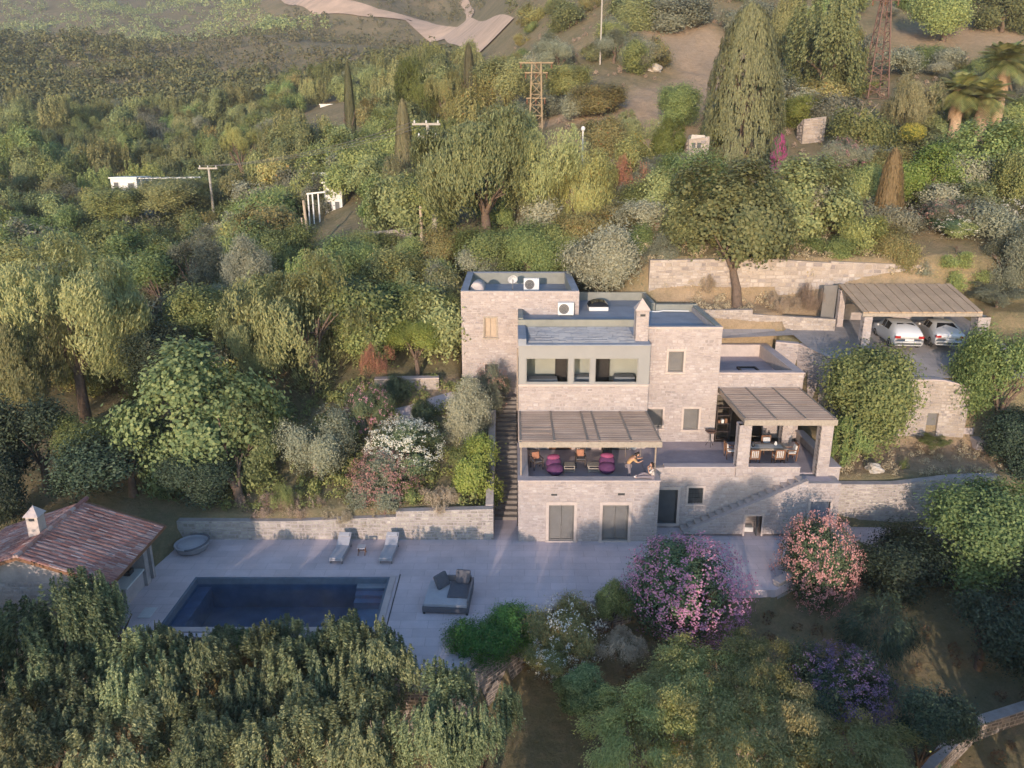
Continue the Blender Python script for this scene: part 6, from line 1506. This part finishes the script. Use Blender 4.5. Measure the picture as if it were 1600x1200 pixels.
# ---- feathery tree bottom right
for i, (px, py, Y, rx, ry, mt, lab) in enumerate(((1090, 1075, 24.5, 90, 60, "leaf_feather", "feathery tree bottom right, crown with bare pale branches"), (1190, 1050, 25.0, 75, 50, "leaf_feather", "feathery tree right behind the one with bare branches"), (1000, 1140, 22.5, 90, 60, "leaf_feather", "feathery tree at the bottom edge, left of the others"), (1150, 1160, 21.5, 110, 60, "leaf_feather", "feathery tree at the bottom edge, in the middle"), (1320, 1170, 21.5, 100, 50, "leaf_feather", "feathery tree at the bottom edge, right of the others"), (1240, 1110, 23.2, 85, 55, "leaf_feather", "feathery tree in front of the purple flowering bush"), (1060, 1110, 23.4, 80, 50, "leaf_feather", "feathery tree below the one with bare branches"))):
    plant("acacia", px, py, Y, rx * 1.2, ry * 1.15, lab, mt, bark="bark_pale", group="feathery trees bottom right")
# ---- row of upright trees at the bottom left
for i, (px, py, Y, rx, ry, lab) in enumerate((
    (85, 1000, 25.6, 90, 92, "tall upright-shooting tree in front of the pool house"), (30, 1060, 24.0, 80, 80, "upright-shooting tree in the bottom left corner, upper one"),
    (150, 985, 26.2, 45, 80, "narrow upright tree right in front of the pool house porch"), (215, 1080, 24.0, 75, 80, "upright-shooting tree below the pool's left corner"),
    (300, 1065, 24.6, 80, 75, "upright-shooting tree below the pool's left half"), (400, 1075, 24.4, 80, 82, "upright-shooting tree below the pool's middle"),
    (505, 1065, 24.6, 85, 85, "dense upright tree below the pool's right half"), (590, 1060, 24.2, 70, 78, "dense upright tree at the deck's front edge"),
    (70, 1150, 22.0, 95, 75, "upright tree at the bottom edge, leftmost"), (190, 1160, 22.0, 90, 60, "upright tree at the bottom edge, second from left"),
    (320, 1165, 21.6, 85, 60, "upright tree at the bottom edge, third from left"), (450, 1160, 21.4, 85, 65, "upright tree at the bottom edge, fourth from left"),
    (570, 1150, 21.6, 80, 75, "upright tree at the bottom edge, fifth from left"), (688, 1128, 21.6, 74, 76, "pale-tipped upright tree at the right end of the row"),
    (745, 1146, 21.2, 62, 76, "small upright tree at the row's far right bottom"), (120, 1090, 23.4, 70, 60, "upright tree hiding the pool house platform"), (250, 1015, 26.4, 40, 34, "short upright tree at the pool's near left corner"), (345, 1015, 26.3, 48, 30, "short upright tree at the pool's near edge, left of middle"), (450, 1012, 26.3, 48, 32, "short upright tree at the pool's near edge, right of middle"), (545, 1010, 26.2, 46, 34, "short upright tree at the pool's near right corner"))):
    plant("shoot", px, py, Y, rx * 1.16, ry * 1.06, lab, "leaf_front", group="upright trees along the bottom left")
ORD0 = ['first', 'second', 'third', 'fourth', 'fifth', 'sixth', 'seventh', 'eighth', 'ninth', 'tenth', 'eleventh', 'twelfth', 'thirteenth', 'fourteenth', 'fifteenth']
# ---- trees lower down the slope, whose shade falls on the deck and the lower garden
for i, (X, Y, r, zt) in enumerate(((-24.5, 20.5, 3.2, 5.2), (-20.8, 21.8, 2.6, 4.0), (-1.6, 13.2, 2.2, 1.4), (1.8, 14.2, 2.2, 1.0), (.4, 12.0, 2.3, 4.7), (3.4, 11.3, 1.8, 7.0), (7.0, 11.6, 1.8, 6.9), (12.2, 15.5, 2.8, 2.2), (17.0, 16.5, 3.4, 3.6), (21.5, 15, 3.4, 4.6), (26, 17.5, 3.4, 4.6), (26.0, 18.6, 2.8, 1.6), (29, 22, 3.2, 3.4), (33, 20, 3.4, 4.6))):
    g0 = gz(X, Y); t_ = thing("tree", "tree below the garden, %s of those out of the picture" % ORD0[i], "tree", (X, Y, g0), "trees below the garden")
    put(PROTO["broad"][i % 3], "crown", "leaf_mid", t_, (0, 0, zt - r * .95 - g0), (r, r, r), i); h = zt - r - g0 + .6
    put(TRUNK[i % 4], "trunk", "bark", t_, (0, 0, 0), (h, h, h), i)
# ---- palms
def palm(px, py, Y, rx, label):
    c = atY(px, py, Y); s_ = depth(c) / FPX; R = rx * s_; g0 = gz(c.x, Y); h = c.z - g0
    t_ = thing("palm_tree", label, "palm tree", (c.x, Y, g0), "palms on the right slope")
    MB().tube([(0, 0, -.3), (.05, 0, h * .5), (0, 0, h)], [.6, .5, .55], 10).build("trunk", "palm_trunk", t_, True, local=True)
    rnd = random.Random(int(px))
    def frond(a, el, L, mb, w):
        pts = []; d = Vector((math.cos(a), math.sin(a), 0))
        for i in range(8):
            u = i / 7; pts.append(Vector((0, 0, h)) + d * L * math.cos(el) * u + Vector((0, 0, L * math.sin(el) * u - L * .42 * u * u * (1.0 if el > -.6 else .2))))
        sd = d.cross(Vector((0, 0, 1)))
        for i in range(7):
            tdir = (pts[i + 1] - pts[i]).normalized()
            for k in range(3):
                p = pts[i].lerp(pts[i + 1], k / 3); wl = w * math.sin(math.pi * min(1, (i + k / 3 + .6) / 7.6)) + .05
                for s2 in (-1, 1):
                    e = p + sd * s2 * wl + tdir * wl * .5 + Vector((0, 0, -wl * .35)); mb.quad(p - tdir * .06, p + tdir * .06, e)
    for k in range(70):
        m_ = MB(); frond(k * 2.399 + rnd.uniform(-.2, .2), rnd.uniform(-.5, 1.35), R * rnd.uniform(.85, 1.3), m_, R * .34); m_.build("frond", "leaf_palm", t_, local=True)
    m_ = MB()
    for k in range(80): frond(k * 2.399, rnd.uniform(-1.5, -1.2), R * rnd.uniform(.6, 1.1), m_, R * .16)
    m_.build("dead_frond_skirt", "thatch_dry", t_, local=True)["kind"] = "stuff"
palm(1500, 140, 80, 42, "palm with bushy crown and dry skirt, left one of the group")
palm(1572, 95, 84, 46, "tall palm at the right edge with a long dry skirt")
palm(1540, 150, 79, 40, "low palm between the other two on the right slope")
# ---- bare twiggy tree
bt = thing("bare_tree", "leafless pale twiggy tree on the right slope", "tree", (atY(1338, 175, 76).x, 76, gz(atY(1338, 175, 76).x, 76)))
put(branch_mesh("bare_branches", 9, 12, 1.1, r0=.03), "trunk", "bark_pale", bt, (0, 0, 0), (4.5, 4.5, 5.0), 0)

# ------------------------------------------------------------------ scattered wood on the hillsides
g = np.random.default_rng(12)
KEEP = [(462, 785, -10, 66, 300), (165, 225, 262, 306, 104), (225, 305, 262, 296, 104), (310, 345, 255, 290, 100), (476, 545, 262, 338, 84), (494, 542, 158, 178, 165), (640, 692, 188, 232, 80), (465, 480, 310, 380, 72), (650, 684, 318, 385, 69), (560, 640, 350, 375, 69), (822, 856, 92, 188, 92), (932, 950, -10, 112, 112), (1374, 1398, -10, 136, 96), (1072, 1110, 205, 250, 73), (1255, 1290, 178, 214, 80), (900, 922, 186, 236, 70), (1205, 1230, 205, 262, 74), (870, 894, 28, 44, 150), (1110, 1225, 30, 250, 77)]
def clear(X, Y, Z, r):
    px, py = proj((X, Y, Z)); rp = r * FPX / depth((X, Y, Z)) * 1.0
    for (a, b_, c, d_, yy) in KEEP:
        if Y < yy + 2 and a - rp < px < b_ + rp and c - rp < py < d_ + rp: return False
    return True
spots = []
def scatter(n, x0, x1, y0, y1, rmin, rmax, gap, test, tries=40):
    out = []
    for _ in range(n * tries):
        if len(out) >= n: break
        Y = y0 * (y1 / y0) ** g.random(); px = g.uniform(x0, x1); X = (px - 800) / FPX * (Y * CT + 4); r = g.uniform(rmin, rmax)
        if test and not test(X, Y): continue
        ok = True
        for (a, b_, c) in spots:
            if (a - X) ** 2 + (b_ - Y) ** 2 < ((c + r) * gap) ** 2: ok = False; break
        if not ok or not clear(X, Y, gz(X, Y) + r, r): continue
        spots.append((X, Y, r)); out.append((X, Y, r))
    return out
def bareat(X, Y):
    a_ = np.array([X]), np.array([Y]); return max(float(line_mask(*a_, [(12, 82), (18, 95), (27, 105), (27, 118), (24, 130)], 8.0)[0]), float(line_mask(*a_, [(62, 120), (84, 130), (70, 108)], 11.0)[0]))
def lone(kind, X, Y, r, mat, name, label, cat, group, sz=1.0):
    me = PROTO[kind][vr.randrange(len(PROTO[kind]))]; o = put(me, name, mat, None, (X, Y, gz(X, Y) + r * sz * .75), (r, r, r * sz), vr.uniform(0, 6.28)); return tag(o, label, cat, group)
ORD = ["leftmost", "second from left", "third from left", "fourth from left", "fifth from left", "sixth from left", "seventh from left", "eighth from left", "ninth from left", "tenth from left"] + ["%dth from left" % k for k in range(11, 60)]
WORD = {"leaf_mid": "mid-green", "leaf_pine": "olive-green", "leaf_olive": "silvery", "leaf_gold": "yellowish", "leaf_dark": "dark green"}
def name_all(lot, what, cat, group, xbins, ybins):
    """each plant is told apart by colour, by the landmark it stands near and by its order from the left"""
    cell = {}
    for o, X, Y, r, m_ in lot:
        px, py = proj((X, Y, gz(X, Y) + r))
        bx = [t for lim, t in xbins if px < lim][0]; by = [t for lim, t in ybins if Y < lim][0]
        cell.setdefault((WORD[m_], bx, by), []).append((px, o))
    for (w, bx, by), L_ in cell.items():
        L_.sort(key=lambda q: q[0])
        for k, (px, o) in enumerate(L_):
            tag(o, ("%s of the %s %s %s, %s" % (ORD[k], w, what, bx, by)) if len(L_) > 1 else "only %s %s %s, %s" % (w, what[:-1], bx, by), cat, group)
def seen(L_): return [q for q in L_ if -20 < proj((q[0], q[1], 0))[0] < 1620]
lot = []
for X, Y, r in seen(scatter(240, -60, 690, 49, 100, 1.9, 3.5, .46, None)):
    k = vr.random(); m_ = "leaf_mid" if k < .5 else "leaf_pine" if k < .7 else "leaf_olive" if k < .83 else "leaf_gold" if k < .93 else "leaf_dark"
    lot.append((lone("far" if vr.random() < .7 else "farpine", X, Y, r, m_, "tree", None, None, None, vr.uniform(.8, 1.15)), X, Y, r, m_))
name_all(lot, "trees", "tree", "mixed trees in the left valley", [(110, "at the left edge"), (240, "below the low white house"), (400, "below the T-shaped pole"), (520, "around the telegraph poles"), (9999, "left of the tower")], [(62, "front of the valley"), (78, "middle of the valley"), (9999, "back of the valley")])
lot = []
for X, Y, r in seen(scatter(298, -60, 800, 98, 190, 2.1, 3.7, .56, None)):
    k = vr.random(); m_ = "leaf_pine" if k < .62 else "leaf_mid" if k < .8 else "leaf_olive" if k < .9 else "leaf_gold"
    lot.append((lone("farpine", X, Y, r, m_, "pine_tree", None, None, None, vr.uniform(.9, 1.4)), X, Y, r, m_))
name_all(lot, "pines", "pine tree", "pines of the hillside wood", [(110, "at the left edge"), (240, "above the low white house"), (400, "above the T-shaped pole"), (560, "around the far white block"), (690, "above the concrete pole"), (9999, "left of the yellow pylon")], [(118, "lowest on the hill"), (135, "lower on the hill"), (155, "higher on the hill"), (9999, "highest on the hill")])
lot = []
for X, Y, r in seen(scatter(38, 890, 1640, 54.6, 68, 1.2, 2.4, .6, lambda X, Y: X > 6) + scatter(245, 760, 1640, 60, 190, 1.0, 3.0, .7, lambda X, Y: bareat(X, Y) < .3 and not (Y < 66 and X < 34))):
    k = vr.random(); m_ = "leaf_mid" if k < .3 else "leaf_olive" if k < .6 else "leaf_gold" if k < .8 else "leaf_pine"
    lot.append((lone("far", X, Y, r, m_, "hillside_shrub", None, None, None, vr.uniform(.6, 1.0)), X, Y, r, m_))
name_all(lot, "shrubs", "shrub", "shrubs on the right-hand slope", [(900, "around the yellow pylon"), (1090, "left of the massive cypress"), (1260, "around the massive cypress"), (1400, "around the lattice mast"), (9999, "around the palms")], [(70, "foot of the slope"), (90, "lower slope"), (120, "middle slope"), (9999, "top of the slope")])
# far wood and scrub, read as a mass
def mass(name, label, pts, mat, base, cat, n, l, kind_lobes=6):
    V_ = []; zs = ground(np.array([p[0] for p in pts]), np.array([p[1] for p in pts]))
    for (X, Y, r), zg in zip(pts, zs):
        d = unit(g.normal(size=(n, 3)) + [0, -.1, .4]); c = d * g.uniform(.7, 1.05, (n, 1)) * [r, r, r * 1.1] + [X, Y, zg + r * .7]
        rn = unit(g.normal(size=(n, 3))); V_.append(leaf_quads(c, unit(d + rn * .6), rn[::-1], r * l * g.uniform(.7, 1.3, n), r * l * .6 * g.uniform(.7, 1.3, n)))
    v = np.concatenate(V_); me = npmesh(name, v, np.arange(len(v), dtype=np.int32).reshape(-1, 4), mat); o = bpy.data.objects.new(name, me); COL.objects.link(o)
    return tag(o, label, cat, kind="stuff")
D1 = scatter(700, -60, 800, 185, 320, 1.6, 3.0, .5, lambda X, Y: (wob(np.array([X * .35]), np.array([Y * .35]))[0] > -.2 or Y < 215) and not (Y > 240 and X > -.36 * Y), 12)
mass("far_wood", "far pine wood along the left hill's shoulder", D1, "leaf_pine", 0, "wood", 130, .34)
D2 = [( (p - 800) / FPX * (y * CT), y, r) for p, y, r in zip(g.uniform(-80, 900, 3600), g.uniform(190, 440, 3600), .6 + 1.7 * g.random(3600) ** 2)]
rm_ = line_mask(np.array([q[0] for q in D2]), np.array([q[1] for q in D2]), [p[:2] for p in ROAD], 9.0)
zz_ = ground(np.array([q[0] for q in D2]), np.array([q[1] for q in D2]))
D2 = [q for q, m_, z_ in zip(D2, rm_, zz_) if m_ < .05 and clear(q[0], q[1], z_ + q[2], q[2])]
mass("hill_scrub", "low brown-green scrub covering the far hill", D2, "leaf_scrub", 0, "scrub", 30, .5)
D3 = [( (p - 800) / FPX * (y * CT), y, r) for p, y, r in zip(g.uniform(-60, 560, 3000), 360 * (820 / 360) ** g.random(3000), g.uniform(1.6, 3.8, 3000))]
rm_ = line_mask(np.array([q[0] for q in D3]), np.array([q[1] for q in D3]), [p[:2] for p in ROAD], 20.0)
D3 = [q for q, m_ in zip(D3, rm_) if m_ < .05]
mass("ridge_wood", "dark wood on the farthest ridge", D3, "leaf_pine", 0, "wood", 36, .4)
D4 = [( (p - 800) / FPX * (y * CT), y, r) for p, y, r in zip(g.uniform(780, 1640, 700), 56 * (150 / 56) ** g.random(700), g.uniform(.15, .4, 700))]
D4 = [q for q in D4 if bareat(q[0], q[1]) < .5 and not (q[1] < 58)]
mass("dry_grass", "dry grass and weeds on the right-hand slope", D4, "leaf_dry", 0, "grass", 60, .5)
D7 = [( x, y, r) for x, y, r in zip(g.uniform(9, 29, 420), g.uniform(50.4, 59, 420), g.uniform(.12, .38, 420))] + [( x, y, r) for x, y, r in zip(g.uniform(18, 30, 160), g.uniform(38.3, 42.2, 160), g.uniform(.08, .25, 160))]
D7 = [q for q in D7 if not (q[0] > 18.3 and 43 < q[1] < 53.2)]
mass("terrace_weeds", "dry weeds on the earth terraces behind and beside the villa", D7, "leaf_dry", 0, "ground cover", 60, .38)
D5 = [( x, y, r) for x, y, r in zip(g.uniform(-17, -1.3, 620), g.uniform(36.6, 47, 620), g.uniform(.12, .42, 620))]
mass("ground_cover", "low weeds under the garden trees", D5, "leaf_mid", 0, "ground cover", 60, .42)
D6 = [( x, y, r) for x, y, r in zip(g.uniform(-20, 26, 420), g.uniform(18, 31, 420), g.uniform(.12, .35, 420))]
D6 = [q for q in D6 if not inpoly(np.array([q[0]]), np.array([q[1]]), DECK)[0] and not (-.8 < q[0] < 5.6 and q[1] < 27.6) and not (-24.6 < q[0] < -17 and q[1] > 27)]
mass("bank_weeds", "dry weeds on the bank below the deck", D6, "leaf_brown", 0, "ground cover", 60, .4)
# ------------------------------------------------------------------ summer haze
m = bpy.data.materials.new("haze_air"); m.use_nodes = True; nt = m.node_tree; nt.nodes.remove(nt.nodes["Principled BSDF"])
pv = nt.nodes.new("ShaderNodeVolumePrincipled"); pv.inputs["Color"].default_value = (.84, .88, .95, 1); pv.inputs["Density"].default_value = 0.0003; pv.inputs["Anisotropy"].default_value = 0.1
nt.links.new(pv.outputs[0], nt.nodes["Material Output"].inputs["Volume"]); M["haze_air"] = m
hz = MB().box(-640, 640, -64, 1010, -14, 400).build("haze", "haze_air"); hz["kind"] = "stuff"; hz["label"] = "thin summer haze over the valley"; hz["category"] = "haze"
